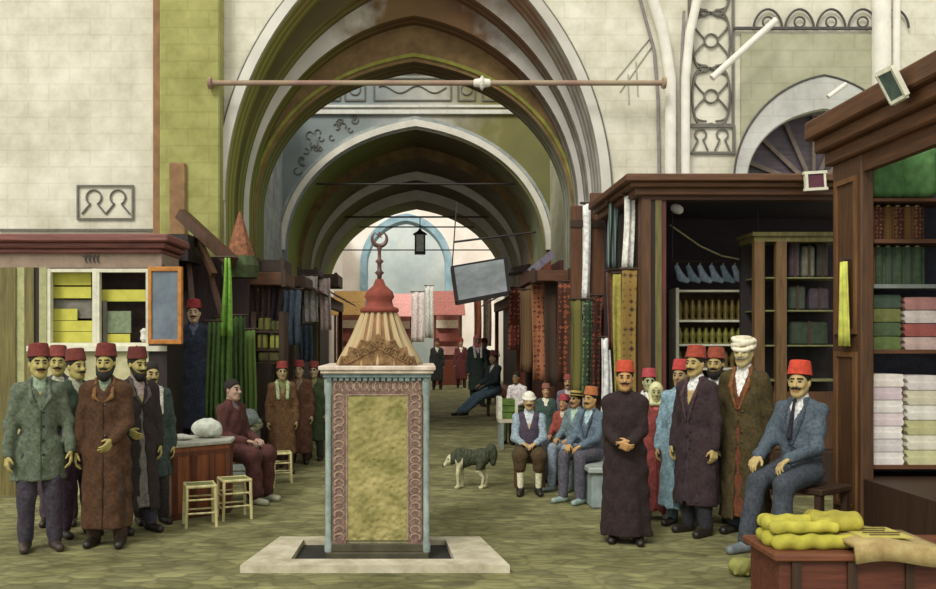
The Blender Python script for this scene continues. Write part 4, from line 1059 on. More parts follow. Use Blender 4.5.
cloth('hanging_cloth', 320, 331, 278, 330, 16.2, '#d9c6c2', 'pinkish white cloth hanging left of the fountain dome', 'cloth', folds=2, seed=11)
cloth('hanging_cloth', 300, 312, 325, 362, 14.6, '#3d4a58', 'dark blue cloth hanging above the three youths', 'cloth', folds=2, seed=12)
def beam(a, b, Y0, Y1, label, m=None, th=None):
    o = empty('awning_plank', pt(a[0], b[1], Y0), 0, label, 'awning'); mb = MB()  # single loose plank with battens near the stall lintels, not a canopy
    mb.box(gx(a[0], Y0), gx(b[0], Y0), Y0, Y1, gz(b[1], Y0), gz(a[1], Y0)); part(mb, 'plank', m or W_X, o, bev=.01)
    for px in (a[0] + 2, b[0] - 2):
        mb = MB(); mb.bar((gx(px, Y0), Y0 - .03, gz(b[1], Y0) - .02), (gx(px, Y0), Y0 - .03, gz(a[1], Y0) + .02), .05); part(mb, 'batten', W_DARK, o)
    return o
beam((240, 272), (286, 285), 11.7, 12.5, 'dark plank beam over the hanging garments at left', wood('beam_dark', '#5a3822', axis='x'))
beam((256, 260), (285, 272), 12.55, 13.2, 'dark box shaped awning above the plank beam at left', wood('beam_black', '#33241a', axis='x'))
beam((285, 276), (305, 287), 13.6, 14.6, 'dark brown awning plank beyond the garments', wood('beam_dark2', '#4c3020', axis='x'))
beam((297, 269), (318, 276), 15.4, 16.2, 'thin dark awning slat beside the white hanging cloth', wood('beam_black', '#33241a', axis='x'))
beam((317, 274), (338, 286), 17.0, 18.0, 'dark brown awning plank at the foot of the far arches', wood('beam_dark2', '#4c3020', axis='x'))
# brown counter
ct = empty('shop_counter', (-1.95, 8.85, 0), 0, 'brown panelled counter with pale top beside the wicker stools', 'counter')
poly = [(-2.36, 8.42), (-2.26, 8.2), (-1.82, 8.6), (-1.84, 8.86), (-2.34, 9.0)]
mb = MB(); mb.prism_xy(poly, 0, .66); part(mb, 'body', wood('counter_wood', '#7c4526'), ct, bev=.01)
def ctop(k): 
    c = Vector((-2.08, 8.6)); return [tuple(c + (Vector(p) - c) * k) for p in poly]
mb = MB(); mb.prism_xy(ctop(1.07), .66, .70); part(mb, 'top', mat('counter_top', '#a9a99c', var=.2, scale=8), ct, bev=.008)
mb = MB(); mb.prism_xy(ctop(1.03), .58, .62); mb.prism_xy(ctop(1.03), .0, .06)
a, b = Vector((*poly[1], 0)), Vector((*poly[2], 0))
for t in (.04, .36, .68, .96): p = a.lerp(b, t); mb.bar(p + Vector((.01, -.012, .06)), p + Vector((.01, -.012, .58)), .035)
part(mb, 'moulding', wood('counter_trim', '#5a2f1a'), ct)
def bundle(name, px, py, Y, r, col, label, cat, sq=(1, .9, .6)):
    o_ = pt(px, py, Y); s = SDF((-r * 1.5,) * 3, (r * 1.5,) * 3, r / 12)
    s.ell((0, 0, r * sq[2]), (r * sq[0], r * sq[1], r * sq[2]), k=0)
    for k in range(5): a = k * 1.3; s.cone((r * .8 * math.cos(a), r * .7 * math.sin(a), r * .3), (r * .3 * math.cos(a + 1), r * .3 * math.sin(a + 1), r * sq[2] * 1.75), r * .14, k=r * .15)
    s.cut(lambda X, Y_, Z: Z - .001); s.crease(r * .02, 5 / r, px)
    o = s.build(name, mat('bun_' + col, col, var=.25, scale=14), None); o.location = (o_.x, Y, o_.z); return tag(o, label, cat)
o = bundle('cloth_bundle', 207, 0, 8.75, .15, '#c6cabc', 'large pale cloth bundle heaped on the brown counter', 'bundle', (1, .8, .62)); o.location.z = .70
o = bundle('folded_cloth', 182, 0, 8.55, .10, '#c9c9bd', 'small white cloth laid at the left end of the counter', 'cloth', (1.1, .7, .25)); o.location.z = .70
o.location.x = gx(181, 8.55)
# grey bench with a grey bolster, behind the seated red figure
gb = empty('stone_bench', (-1.95, 10.6, 0), 0, 'low grey bench behind the seated red figure', 'bench')
mb = MB(); mb.box(-2.18, -1.98, 10.3, 11.2, 0, .56); part(mb, 'block', M_STONE2, gb, bev=.02)
mb = MB(); mb.box(-2.20, -1.95, 10.28, 11.22, .56, .62); part(mb, 'top_slab', mat('bench_top', '#9a9c7c', var=.2), gb, bev=.01)
o = bundle('bolster', 247, 0, 10.7, .19, '#7f8a86', 'rounded grey bolster on the low grey bench', 'cushion', (.7, 1, .55)); o.location.z = .62
# wicker stools
def stool(x, y, rz, hgt, label, w=.30):
    o = empty('wicker_stool', (x, y, 0), rz, label, 'stool', None); m = W_PALE
    for sx in (-1, 1):
        for sy in (-1, 1):
            mb = MB(); mb.tube([(sx * w * .5, sy * w * .45, 0), (sx * w * .47, sy * w * .43, hgt + .015)], .014, 8); mb.build('leg', m, o)
    mb = MB()
    for q in (.35, .68):
        for sy in (-1, 1): mb.tube([(-w * .49, sy * w * .44, hgt * q), (w * .49, sy * w * .44, hgt * q)], .009, 6)
        for sx in (-1, 1): mb.tube([(sx * w * .49, -w * .44, hgt * (q - .06)), (sx * w * .49, w * .44, hgt * (q - .06))], .009, 6)
    mb.build('stretcher', m, o)
    mb = MB()
    for sy in (-1, 1): mb.tube([(-w * .5, sy * w * .44, hgt), (w * .5, sy * w * .44, hgt)], .014, 8)
    for sx in (-1, 1): mb.tube([(sx * w * .48, -w * .45, hgt), (sx * w * .48, w * .45, hgt)], .014, 8)
    mb.build('seat_rail', m, o)
    mb = MB(); 
    for k in range(7): y0 = -w * .42 + k * w * .12; mb.box(-w * .47, w * .47, y0, y0 + w * .105, hgt - .008, hgt + .006 + .004 * (k % 2))
    mb.build('seat', mat('wicker_green', '#7f8250', var=.35, scale=40), o); return o
stool(gx(198, 7.95), 8.02, .35, .36, 'wicker stool nearest the camera, standing against the brown counter', .26)
stool(gx(231, 8.2), 8.35, .45, .36, 'wicker stool beside the feet of the seated red figure', .26)
stool(gx(265, 10.3), 10.1, .2, .34, 'wicker stool before the low grey bench, left of the pair', .24)
stool(gx(284, 10.6), 10.45, .25, .34, 'wicker stool before the low grey bench, close to the youths', .2)
sw = stool(-1.90, 9.30, .3, .40, 'wicker stool that the red figure sits on', .34)

# ---------------------------------------------------------------- generic market stalls along the street
def stall(x, Y0, Y1, side, ztop, label, col, back, depth=.5, lintel=.22, awn=None):
    """open fronted stall: side -1 stands left of the street, +1 right; x is its street edge"""
    o = empty('market_stall', (x, (Y0 + Y1) / 2, 0), 0, label, 'stall'); X1 = x + side * depth
    lo, hi = min(x, X1), max(x, X1)
    mb = MB(); mb.box(min(X1, X1 + side * .06), max(X1, X1 + side * .06), Y0, Y1, 0, ztop); part(mb, 'back_wall', back, o)
    mb = MB(); mb.box(lo, hi, Y0, Y1, .0, .52); part(mb, 'counter', col, o, bev=.01)
    for y in (Y0 + .06, Y1 - .06):
        mb = MB(); mb.bar((x - side * -.05, y, 0), (x - side * -.05, y, ztop), .09); part(mb, 'post', col, o)
    mb = MB(); mb.box(min(x - side * .02, x + side * .1), max(x - side * .02, x + side * .1), Y0, Y1, ztop - lintel, ztop); part(mb, 'lintel', col, o)
    if awn is not None:
        mb = MB(); mb.sheet([[(x + side * .05, Y0 + (Y1 - Y0) * j / 8, ztop + .16) for j in range(9)], [(x - side * .15, Y0 + (Y1 - Y0) * j / 8, ztop + .06) for j in range(9)], [(x - side * .35, Y0 + (Y1 - Y0) * j / 8, ztop - .08 + .02 * (j % 2)) for j in range(9)]], .02)
        part(mb, 'awning', awn, o)
    return o
DB = wood('stall_dark', '#34271f'); GB = wood('stall_green', '#4c5230', axis='y'); RB = wood('stall_red', '#6e3422', axis='y')
stall(-1.98, 12.75, 14.2, -1, 2.35, 'dark market stall on the left behind the three youths', W_DARK, DB, depth=.36)
stall(-2.0, 14.4, 17.6, -1, 2.5, 'green-brown market stall on the left past the youths', GB, DB, depth=.36, awn=mat('awn_brown', '#5a4030', var=.3))
stall(-2.02, 18.2, 23.5, -1, 2.6, 'farther left market stall under the inner arches', W_BROWN, DB, depth=.36, awn=mat('awn_mauve', '#8a6a6c', var=.3))
stall(1.95, 18.2, 23.5, 1, 2.6, 'farther right market stall under the inner arches', RB, DB, depth=.22, awn=mat('awn_mauve', '#8a6a6c', var=.3))
stall(1.95, 14.1, 17.6, 1, 2.9, 'red-brown carpet stall on the right behind the bench sitters', RB, wood('stall_wine', '#4c241c'), depth=.24)
# goods on the left stall
def box_goods(x0, x1, y0, y1, z0, z1, m, label, name='cloth_parcel', cat='parcel', group=None, lid=True):
    o = empty(name, ((x0 + x1) / 2, (y0 + y1) / 2, z0), 0, label, cat, group)
    mb = MB(); mb.box(x0, x1, y0, y1, z0, z1); part(mb, 'body', m, o, bev=.02)
    mb = MB(); c = (x0 + x1) / 2; mb.box(c - .012, c + .012, y0 - .006, y1 + .006, z0 + .0, z1 + .006); mb.box(x0 - .006, x1 + .006, (y0 + y1) / 2 - .012, (y0 + y1) / 2 + .012, z0, z1 + .008); part(mb, 'cord', W_DARK, o)
    return o
def goods_px(px0, px1, py0, py1, Y, col, label, dy=.3, **k):
    return box_goods(gx(px0, Y), gx(px1, Y), Y, Y + dy, gz(py1, Y), gz(py0, Y), mat('goods_' + col, col, var=.35, scale=12), label, **k)
gs = empty('display_shelf', (gx(266, 11.6), 11.75, 0), 0, 'dark display rack holding the olive parcels at left', 'rack')
mb = MB()
for px in (254, 282): mb.box(gx(px, 11.6) - .03, gx(px, 11.6) + .03, 11.55, 11.95, .62, gz(312, 11.6))
part(mb, 'upright', W_DARK, gs)
for py in (331, 349, 362):
    mb = MB(); mb.box(gx(254, 11.6), gx(282, 11.6), 11.55, 11.95, gz(py + 1.5, 11.6), gz(py, 11.6)); part(mb, 'shelf', W_DARK, gs)
mb = MB(); mb.box(gx(254, 11.6), gx(282, 11.6), 11.6, 11.9, 0, .62); part(mb, 'base', W_DARK, gs)
goods_px(258, 270, 318, 330.9, 11.58, '#6c6c34', 'olive square parcel on the upper shelf of the left rack', .26)
goods_px(271, 280, 321, 330.9, 11.58, '#59602e', 'dark olive parcel beside the square one on the upper rack shelf', .26)
goods_px(257, 267, 334, 348.9, 11.58, '#767a36', 'mustard green parcel on the middle rack shelf, left', .26)
goods_px(270, 280, 335, 348.9, 11.58, '#93993c', 'yellow-green parcel on the middle rack shelf, right', .26)
goods_px(258, 280, 352, 361.9, 11.58, '#5c5a34', 'long drab parcel on the lowest rack shelf', .26)
# ---------------------------------------------------------------- stone bench along the right side
sb = empty('stone_bench', (1.95, 10.0, 0), 0, 'long blue-grey stone bench the men sit on along the right', 'bench')
mb = MB(); mb.box(1.68, 2.10, 8.8, 11.25, 0, .35); part(mb, 'block', mat('bench_blue', '#8b9896', var=.3, scale=5), sb, bev=.015)
mb = MB(); mb.box(1.645, 2.12, 8.76, 11.28, .35, .40); part(mb, 'top_slab', mat('bench_slab', '#9aa39c', var=.25, scale=5), sb, bev=.01)

# ---------------------------------------------------------------- big open shop on the right
RY = 9.5
rs = empty('open_shop', (gx(735, RY), RY, 0), 0, 'large dark open shop with brown cornice behind the standing men at right', 'shop')
XL, XR = gx(641, RY), 5.6
mb = MB()
for z0, z1, d in ((184, 177, .20), (189, 184, .14), (196, 189, .08)):
    mb.box(XL - d, XR, RY - d, RY + .2, gz(z0, RY), gz(z1, RY)); mb.box(XL - d, XL + .15, RY - d, 11.4, gz(z0, RY), gz(z1, RY))
part(mb, 'cornice', W_X, rs, bev=.012)
mb = MB(); mb.box(XL, XR, RY - .03, RY + .12, gz(200, RY), gz(196, RY)); part(mb, 'frieze', wood('frieze_brown', '#4a2e1e', axis='x'), rs)
for a, b, m, d in ((641, 650, W_BROWN, 0), (650, 655, W_BLACK, .02), (655, 661, W_OLIVE, .01), (661, 666, wood('post_red', '#5a2c24'), .03)):
    mb = MB(); mb.box(gx(a, RY), gx(b, RY), RY - .03 + d, RY + .12, 0, gz(200, RY)); part(mb, 'post', m, rs)
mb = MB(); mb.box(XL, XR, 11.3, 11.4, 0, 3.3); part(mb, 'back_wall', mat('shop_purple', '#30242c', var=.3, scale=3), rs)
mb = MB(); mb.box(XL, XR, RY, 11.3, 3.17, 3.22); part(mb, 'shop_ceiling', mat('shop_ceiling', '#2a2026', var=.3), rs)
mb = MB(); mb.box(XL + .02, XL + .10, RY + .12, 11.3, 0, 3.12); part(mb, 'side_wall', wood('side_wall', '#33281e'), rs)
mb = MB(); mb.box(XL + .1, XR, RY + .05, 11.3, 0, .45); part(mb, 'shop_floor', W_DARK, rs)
mb = MB(); mb.tube([pt(670, 225, 10.6), pt(700, 246, 10.7), pt(722, 256, 10.75), pt(755, 262, 10.8)], .01, 6); part(mb, 'cord', W_PALE, rs)
pl = empty('framed_plate', pt(815, 181, RY - .24), 0, 'small square framed plate hung on the cornice of the open shop', 'plate')
def plate(o, w, h, th, m, fm, M):
    mb = MB(); mb.box(-w / 2, w / 2, -th, th, -h / 2, h / 2, M); mb.build('glass', m, o)
    mb = MB(); t = .022
    for z in (-h / 2, h / 2): mb.box(-w / 2 - t, w / 2 + t, -th - .012, th, z - t / 2, z + t / 2, M)
    for x in (-w / 2, w / 2): mb.box(x - t / 2, x + t / 2, -th - .012, th, -h / 2, h / 2, M)
    mb.build('frame', fm, o)
plate(pl, .19, .17, .012, mat('plate_wine', '#5a2f3c', var=.2), M_WFRAME, Matrix.Rotation(-.06, 4, 'Y'))
lm = empty('shop_lamp', pt(677, 209, 9.95), 0, 'small white globe lamp hanging inside the open shop', 'lamp')
mb = MB(); mb.lathe([(.02, -.05), (.06, -.035), (.075, 0), (.06, .035), (.02, .05)], n=16, M=Matrix.Rotation(.5, 4, 'Y')); mb.build('globe', mat('lamp_white', '#efece2', var=.05, bump=0), lm, smooth=True)
mb = MB(); mb.tube([(0, 0, .04), (0, 0, 3.17 - lm.location.z)], .008, 6); mb.build('hanger', M_IRON, lm)
# hanging slippers
mb = None
def slipper(px, py, Y, label, col, k):
    o = empty('hanging_slipper', pt(px, py, Y), 0, label, 'slipper', 'slippers hung in the open shop')
    s = SDF((-.16, -.08, -.30), (.16, .08, .03), .012)
    s.cone((-.05, 0, -.05), (.0, 0, -.17), .03, .045, k=.02); s.cone((.0, 0, -.17), (.07, 0, -.21), .042, .03, k=.03); s.cone((.07, 0, -.21), (.10, 0, -.17), .024, .012, k=.01)
    s.build('shoe', mat('slip_' + col, col, var=.35, scale=14), o)
    mb = MB(); mb.tube([(-.05, 0, -.03), (-.04, 0, .0)], .006, 6); mb.build('loop', W_PALE, o); return o
for k in range(7):
    slipper(681 + k * 11.5, 263, 10.55, 'blue-grey curled slipper hung in the row above the brass jars', ['#9fb2c2', '#8ba0ae', '#a6b4c4'][k % 3], k)
hr = empty('hanging_rail', pt(715, 262, 10.55), 0, 'dark rail the blue-grey slippers hang from', 'rail')
mb = MB(); mb.tube([(-.52, 0, .01), (.52, 0, .01)], .012, 8); mb.build('bar', W_DARK, hr)
mb = MB(); 
for sg in (-1, 1): mb.tube([(sg * .5, 0, .01), (sg * .5, 0, 3.16 - hr.location.z)], .008, 6)
mb.build('hanger', M_IRON, hr)
# brass jar rack
BY = 10.45
br = empty('jar_rack', pt(715, 330, BY), 0, 'white edged shelf rack of brass jars in the open shop', 'rack')
x0, x1 = gx(677, BY), gx(753, BY)
mb = MB()
for x in (x0, x1): mb.box(x - .018, x + .018, BY - .02, BY + .28, .46, gz(288, BY))
part(mb, 'upright', M_WFRAME, br)
rows = (290, 320, 344, 368)
for py in rows:
    mb = MB(); mb.box(x0, x1, BY - .015, BY + .28, gz(py, BY) - .022, gz(py, BY)); part(mb, 'shelf', M_WFRAME, br)
mb = MB(); mb.box(x0, x1, BY + .28, BY + .30, .46, gz(288, BY)); part(mb, 'back_board', mat('rack_back', '#4a3a24', var=.3), br)
def jar(m, h, r):
    o = empty('brass_jar', (0, 0, 0)); mb = MB(); mb.lathe([(r * .8, 0), (r, h * .05), (r * .62, h * .18), (r * .9, h * .4), (r * .95, h * .62), (r * .55, h * .8), (r * .62, h * .84)], n=12); mb.build('body', m, o, smooth=True)
    mb = MB(); mb.lathe([(r * .62, h * .85), (r * .5, h * .92), (r * .15, h * .97), (r * .1, h)], n=10); mb.build('lid', m, o, smooth=True); return o
jA = jar(M_GOLD, .245, .040); jB = jar(mat('brass_green', '#7d7a3a', var=.4, scale=30, rough=.4, metal=.3), .20, .040); jC = jar(mat('brass_dark', '#5f4f2c', var=.4, scale=30, rough=.4), .20, .038)
for row, (py, src, nm) in enumerate(((320, jA, 'tall brass jar on the top shelf of the white edged rack'), (344, jB, 'green-gold jar on the middle shelf of the white edged rack'), (368, jC, 'dull dark jar on the low shelf of the white edged rack'))):
    for k in range(11):
        o = src if k == 0 else copy_tree(src)
        o.location = (x0 + .055 + k * (x1 - x0 - .11) / 10, BY + .09, gz(py, BY)); tag(o, nm, 'jar', 'brass jars row %s' % ('top', 'middle', 'low')[row])
# glazed cabinet
GY = 9.85
gc = empty('glazed_cabinet', pt(793, 330, GY), 0, 'brown glazed cabinet in the open shop behind the seated man', 'cabinet')
gx0, gx1, zt = gx(754, GY), gx(845, GY), gz(236, GY)
for a, b in ((754, 764), (776, 786), (838, 846)):
    mb = MB(); mb.box(gx(a, GY), gx(b, GY), GY - .02, GY + .06, .46, zt); part(mb, 'stile', wood('cab_brown', '#6a5030'), gc, bev=.006)
mb = MB(); mb.box(gx0, gx1, GY - .02, GY + .45, zt - .06, zt); mb.box(gx0 - .03, gx1, GY - .05, GY + .45, zt, zt + .035); part(mb, 'top_rail', W_OLIVE, gc)
mb = MB(); mb.box(gx0, gx1, GY + .40, GY + .45, .46, zt); part(mb, 'back_board', mat('cab_back', '#2a2624', var=.3), gc)
for py in (277, 310, 345, 380):
    mb = MB(); mb.box(gx0 + .05, gx1, GY + .02, GY + .40, gz(py, GY) - .015, gz(py, GY)); part(mb, 'shelf', mat('cab_shelf', '#77774e', var=.2), gc)
mb = MB(); mb.box(gx(754, GY), gx(846, GY), GY - .01, GY + .1, .46, gz(392, GY)); part(mb, 'plinth', W_BROWN, gc)
for k, (a, b, c, d, col, l) in enumerate(((790, 800, 240, 277, '#4a4048', 'plum cloth roll standing on the top cabinet shelf, left'), (803, 815, 246, 277, '#6a6a5c', 'grey-green vase shaped roll on the top cabinet shelf, middle'), (818, 828, 243, 277, '#3c3c34', 'dark cloth roll on the top cabinet shelf, right'), (789, 806, 286, 310, '#3a4438', 'dark green folded cloth on the second cabinet shelf, left'), (810, 829, 288, 310, '#443a44', 'dark purple folded cloth on the second cabinet shelf, right'), (790, 828, 322, 345, '#33402f', 'long dark green cloth on the third cabinet shelf'))):
    goods_px(a, b, c, d, GY + .12, col, l, .22, name='cloth_roll' if k < 3 else 'folded_cloth', cat='cloth')
# side face of the open shop: white curtain and draped cloths towards the street
cloth('hanging_curtain', 623.5, 633.5, 196, 268, 9.75, '#e6e3dc', 'white curtain on the street side of the open shop', 'curtain', folds=1.5, depth=.03, seed=1)
cloth('hanging_cloth', 608, 619, 203, 268, 10.4, '#4d5a4c', 'dark green cloth hung beside the white curtain', 'cloth', folds=2, depth=.03, m=striped('teal_stripe', ['#3a4a44', '#66786c', '#2c352c', '#7d8a8a'], 12), seed=2)
R1_ = rug_mat('rug_brown', '#33241a', '#6a5230', '#8a7038', 14); R2_ = rug_mat('rug_red', '#5a2620', '#86402c', '#3a241c', 16)
cloth('hanging_rug', 622, 637, 270, 420, 9.62, '#6a5230', 'brown patterned rug hung at the corner of the open shop', 'rug', m=R1_, folds=1, depth=.012, seed=3, rail=True)
cloth('hanging_cloth', 614, 622, 274, 400, 9.95, '#a39a4a', 'narrow mustard cloth strip hung behind the black-robed man', 'cloth', folds=1, depth=.02, seed=4)
cloth('hanging_cloth', 607, 616, 272, 350, 10.5, '#6a4a34', 'narrow brown cloth strip hung left of the mustard strip', 'cloth', folds=1, depth=.02, seed=5)
cloth('hanging_sheet', 600, 612, 338, 426, 10.85, '#dfe0dc', 'long white sheet hung left of the black-robed man', 'cloth', folds=1.5, depth=.03, taper=.35, seed=6)
for a, b, y0, lab in ((571, 582, 206, 'left'), (590, 607, 193, 'right')):
    o = empty('shutter_board', (gx((a + b) / 2, 11.6), 11.6, 0), 0, 'tall dark brown shutter board standing %s of the narrow white cloth' % lab, 'shutter')
    mb = MB(); mb.box(gx(a, 11.6), gx(b, 11.6), 11.58, 11.64, 0, gz(y0, 11.6)); part(mb, 'board', wood('shutter_brown', '#5c3a22'), o, bev=.008)
    for z in (.7, 1.9, 3.1): mb = MB(); mb.box(gx(a, 11.6) - .01, gx(b, 11.6) + .01, 11.56, 11.58, z, z + .09); part(mb, 'batten', W_DARK, o)
cloth('hanging_cloth', 582.5, 589.5, 204, 300, 11.5, '#e3e6df', 'narrow white cloth between the two tall shutter boards', 'cloth', folds=1, depth=.02, seed=7)
for k, (a, b, y0, y1, Y, m, l) in enumerate((
    (571, 581, 300, 396, 11.42, striped('rug_s1', ['#6a6a34', '#87803c', '#4a4424'], 14), 'olive striped carpet strip below the left shutter board'),
    (582, 591, 300, 398, 11.40, rug_mat('rug_m2', '#3f5a40', '#6f8258', '#2c3a28', 18), 'green carpet strip between olive and wine strips'),
    (592, 601, 296, 396, 11.42, rug_mat('rug_m3', '#6a2c22', '#8c4a30', '#3a2018', 18), 'wine red carpet strip behind the white sheet'),
    (558, 570, 282, 382, 12.6, rug_mat('rug_m4', '#7a3424', '#9a5a3c', '#4a2a1e', 14), 'rust red carpet hung past the shutter boards'),
    (545, 557, 284, 386, 13.0, striped('rug_s5', ['#3c2c22', '#5d4630', '#2c221c'], 12), 'dark brown striped carpet, second past the shutter boards'),
    (532, 544, 284, 380, 13.3, rug_mat('rug_m6', '#82402e', '#5a2a20', '#a06848', 14), 'brick red carpet, third past the shutter boards'),
    (520, 531, 290, 372, 15.5, striped('rug_s7', ['#70543a', '#96784c', '#4a3626'], 12), 'tan striped carpet hung farther along the right'),
    (508, 519, 288, 350, 17.2, rug_mat('rug_m8', '#9a4a3a', '#b87a66', '#6a3028', 12), 'faded red carpet hung farthest along the right'))):
    cloth('hanging_rug', a, b, y0, y1, Y, '#000000', l, 'rug', m=m, folds=1, depth=.02, seed=k)
def rbeam(a, b, Y0, Y1, label, m=None):
    return beam(a, b, Y0, Y1, label, m)
rbeam((531, 270), (572, 281), 12.75, 13.2, 'dark plank over the row of red carpets at right', wood('beam_dark', '#5a3822', axis='x'))
ab = empty('awning_board', pt(542, 262, 13.2), 0, 'tilted grey and dark awning board above the red carpets', 'board')  # one tilted board on a short bracket, not a canopy
mb = MB(); mb.bar(pt(529, 273, 13.2), pt(552, 254, 13.2), .3, .10); part(mb, 'board', mat('board_grey', '#6f6a78', var=.3), ab)
mb = MB(); mb.bar(pt(540, 266, 13.35), pt(541, 262, 13.9), .05); part(mb, 'bracket', W_DARK, ab)
ab = empty('awning_board', pt(518, 271, 17.6), 0, 'dark awning board at the foot of the second arch, right', 'board')  # again a lone board with its bracket, no canopy
mb = MB(); mb.bar(pt(512, 272, 17.6), pt(530, 268, 17.6), .4, .14); part(mb, 'board', W_BLACK, ab)
mb = MB(); mb.bar(pt(526, 270, 17.6), pt(532, 274, 17.7), .05); part(mb, 'bracket', W_DARK, ab)
# blue-grey hanging board over the street
SY = 17.0
hb = empty('hanging_board', pt(480, 281, SY), 0, 'tilted blue-grey board in a dark frame hanging over the street', 'board')
q = [pt(452, 268, SY + .55), pt(505, 259, SY + .55), pt(509, 293, SY - .45), pt(457, 303, SY - .45)]
mb = MB(); P4 = [[q[0], q[1]], [q[3], q[2]]]; mb.sheet([[q[0].lerp(q[1], t) for t in np.linspace(0, 1, 6)], [q[3].lerp(q[2], t) for t in np.linspace(0, 1, 6)]], .04)
part(mb, 'panel', mat('board_blue', '#b4bcc2', var=.2, scale=5, rough=.6), hb)
mb = MB()
for i in range(4): mb.bar(q[i], q[(i + 1) % 4], .06, .08)
part(mb, 'frame', M_IRON, hb)
mb = MB(); mb.bar(q[1].lerp(q[2], .5), q[1].lerp(q[2], .5) + Vector((.27, .3, .1)), .05); mb.bar(q[0], q[0] + Vector((.1, .2, 1.3)), .02); part(mb, 'bracket', M_IRON, hb)

# ---------------------------------------------------------------- near cloth stall at the right edge
NX = 3.58
ns = empty('cloth_stall', (NX, 6.9, 0), 0, 'tall brown panelled cloth stall at the right edge of the street', 'stall')
mb = MB()
for x, z0, z1 in ((NX - .05, 3.16, 3.28), (NX - .12, 3.28, 3.40), (NX - .19, 3.40, 3.56)): mb.box(x, NX + .25, 5.2, 7.83 + (NX - x) * .6, z0, z1)
part(mb, 'cornice', W_Y, ns, bev=.015)
mb = MB(); mb.box(NX + .015, NX + .08, 5.2, 7.30, 3.02, 3.16); part(mb, 'lintel', wood('lintel_brown', '#5a3a22', axis='y'), ns)
mb = MB(); mb.box(NX, NX + .10, 7.30, 7.8, 0, 3.16); part(mb, 'pilaster', wood('pil_brown', '#523720'), ns, bev=.01)
pls = ns.children[-1]
mb = MB()
for z0, z1 in ((.25, 1.55), (1.7, 3.0)):
    for y0, y1, a, b in ((7.36, 7.40, z0, z1), (7.70, 7.74, z0, z1), (7.36, 7.74, z0, z0 + .04), (7.36, 7.74, z1 - .04, z1)): mb.box(NX - .02, NX, y0, y1, a, b)
part(mb, 'panel_moulding', wood('pil_trim', '#6e4c2c'), ns)
mb = MB(); mb.box(NX + .10, 5.2, 7.72, 7.8, 0, 3.4); part(mb, 'end_wall', mat('stall_blue_dark', '#3a3c48', var=.3), ns)
mb = MB(); mb.box(NX + .9, NX + 1.0, 5.2, 7.72, 0, 3.4); part(mb, 'back_wall', wood('ns_back', '#33261c'), ns)
mb = MB(); mb.box(NX + .02, NX + .9, 5.2, 7.72, 0, .52); part(mb, 'base', W_DARK, ns)
zs = {'a': gz(465, 7.4), 'b': gz(350, 7.4), 'c': gz(285, 7.4), 'd': gz(240, 7.4), 'e': gz(199, 7.4)}
for k, z in zs.items():
    mb = MB(); mb.box(NX + .10, NX + .9, 7.36, 7.72, z - .025, z); part(mb, 'shelf', W_X if k != 'c' else M_STONE2, ns)
X0n = gx(868, 7.42)
# green quilts on the top shelf
for k, (dx, w_) in enumerate(((0, .26), (.27, .24))):
    s = SDF((-.17, -.16, -.02), (.17, .16, .52), .012)
    for j in range(4): s.cone((-w_ * .4 + j * w_ * .27, -.02, .08), (-w_ * .4 + j * w_ * .27, -.02, .36 + .03 * (j % 2)), .062, k=.03)
    s.cut(lambda X, Y, Z: Z - .002); s.crease(.004, 30, k)
    o = s.build('green_quilt', mat('quilt_green', '#4f7a44', var=.3, scale=10), None); o.location = (X0n + .18 + dx, 7.53, zs['e'] + .004); tag(o, ['bulging green quilt folded on the top shelf next to the pilaster', 'second bulging green quilt on the top shelf, right edge'][k], 'quilt', 'green quilts on the top shelf')
def roll(x, y, z, h, r, m, label, grp):
    o = empty('cloth_roll', (x, y, z), 0, label, 'cloth roll', grp)
    mb = MB(); mb.lathe([(r * .9, 0), (r, .01), (r, h - .01), (r * .9, h)], n=14); mb.build('roll', m, o, smooth=True, angle=.8)
    mb = MB(); mb.lathe([(r * .45, h - .004), (r * .45, h + .012), (r * .2, h + .012)], n=10); mb.build('core', W_PALE, o)
    mb = MB(); mb.box(r * .5, r + .012, -.012, .012, .005, h); mb.build('loose_edge', m, o); return o
M_RG = striped('roll_gold', ['#6a4a24', '#96783c', '#4a2c1c'], 20, 'Z'); M_RR = rug_mat('roll_rust', '#6f3a2c', '#8c6244', '#4a2a1e', 30)
M_R1 = mat('roll_dgreen', '#3f5138', var=.4, scale=20); M_R2 = striped('roll_teal', ['#33463a', '#67785c', '#2a2f28'], 18, 'Z'); M_R0 = mat('roll_red', '#8a4638', var=.3)
for k in range(6):
    l, m, gname = [('gold striped cloth roll standing in the upper roll row', M_RG, 'gold rolls, upper row'), ('rust flecked cloth roll standing in the upper roll row', M_RR, 'rust rolls, upper row')][k % 2] if k else ('plain red cloth roll at the left end of the upper roll row', M_R0, None)
    roll(X0n + .04 + k * .082, 7.5, zs['d'], zs['e'] - zs['d'] - .05, .036, m, l, gname)
for k in range(6):
    l, m, gname = [('teal striped cloth roll standing in the lower roll row', M_R2, 'teal rolls, lower row'), ('plain dark green cloth roll standing in the lower roll row', M_R1, 'green rolls, lower row')][k % 2] if k else ('plain red cloth roll at the left end of the lower roll row', M_R0, None)
    roll(X0n + .04 + k * .082, 7.5, zs['c'], zs['d'] - zs['c'] - .05, .036, m, l, gname)
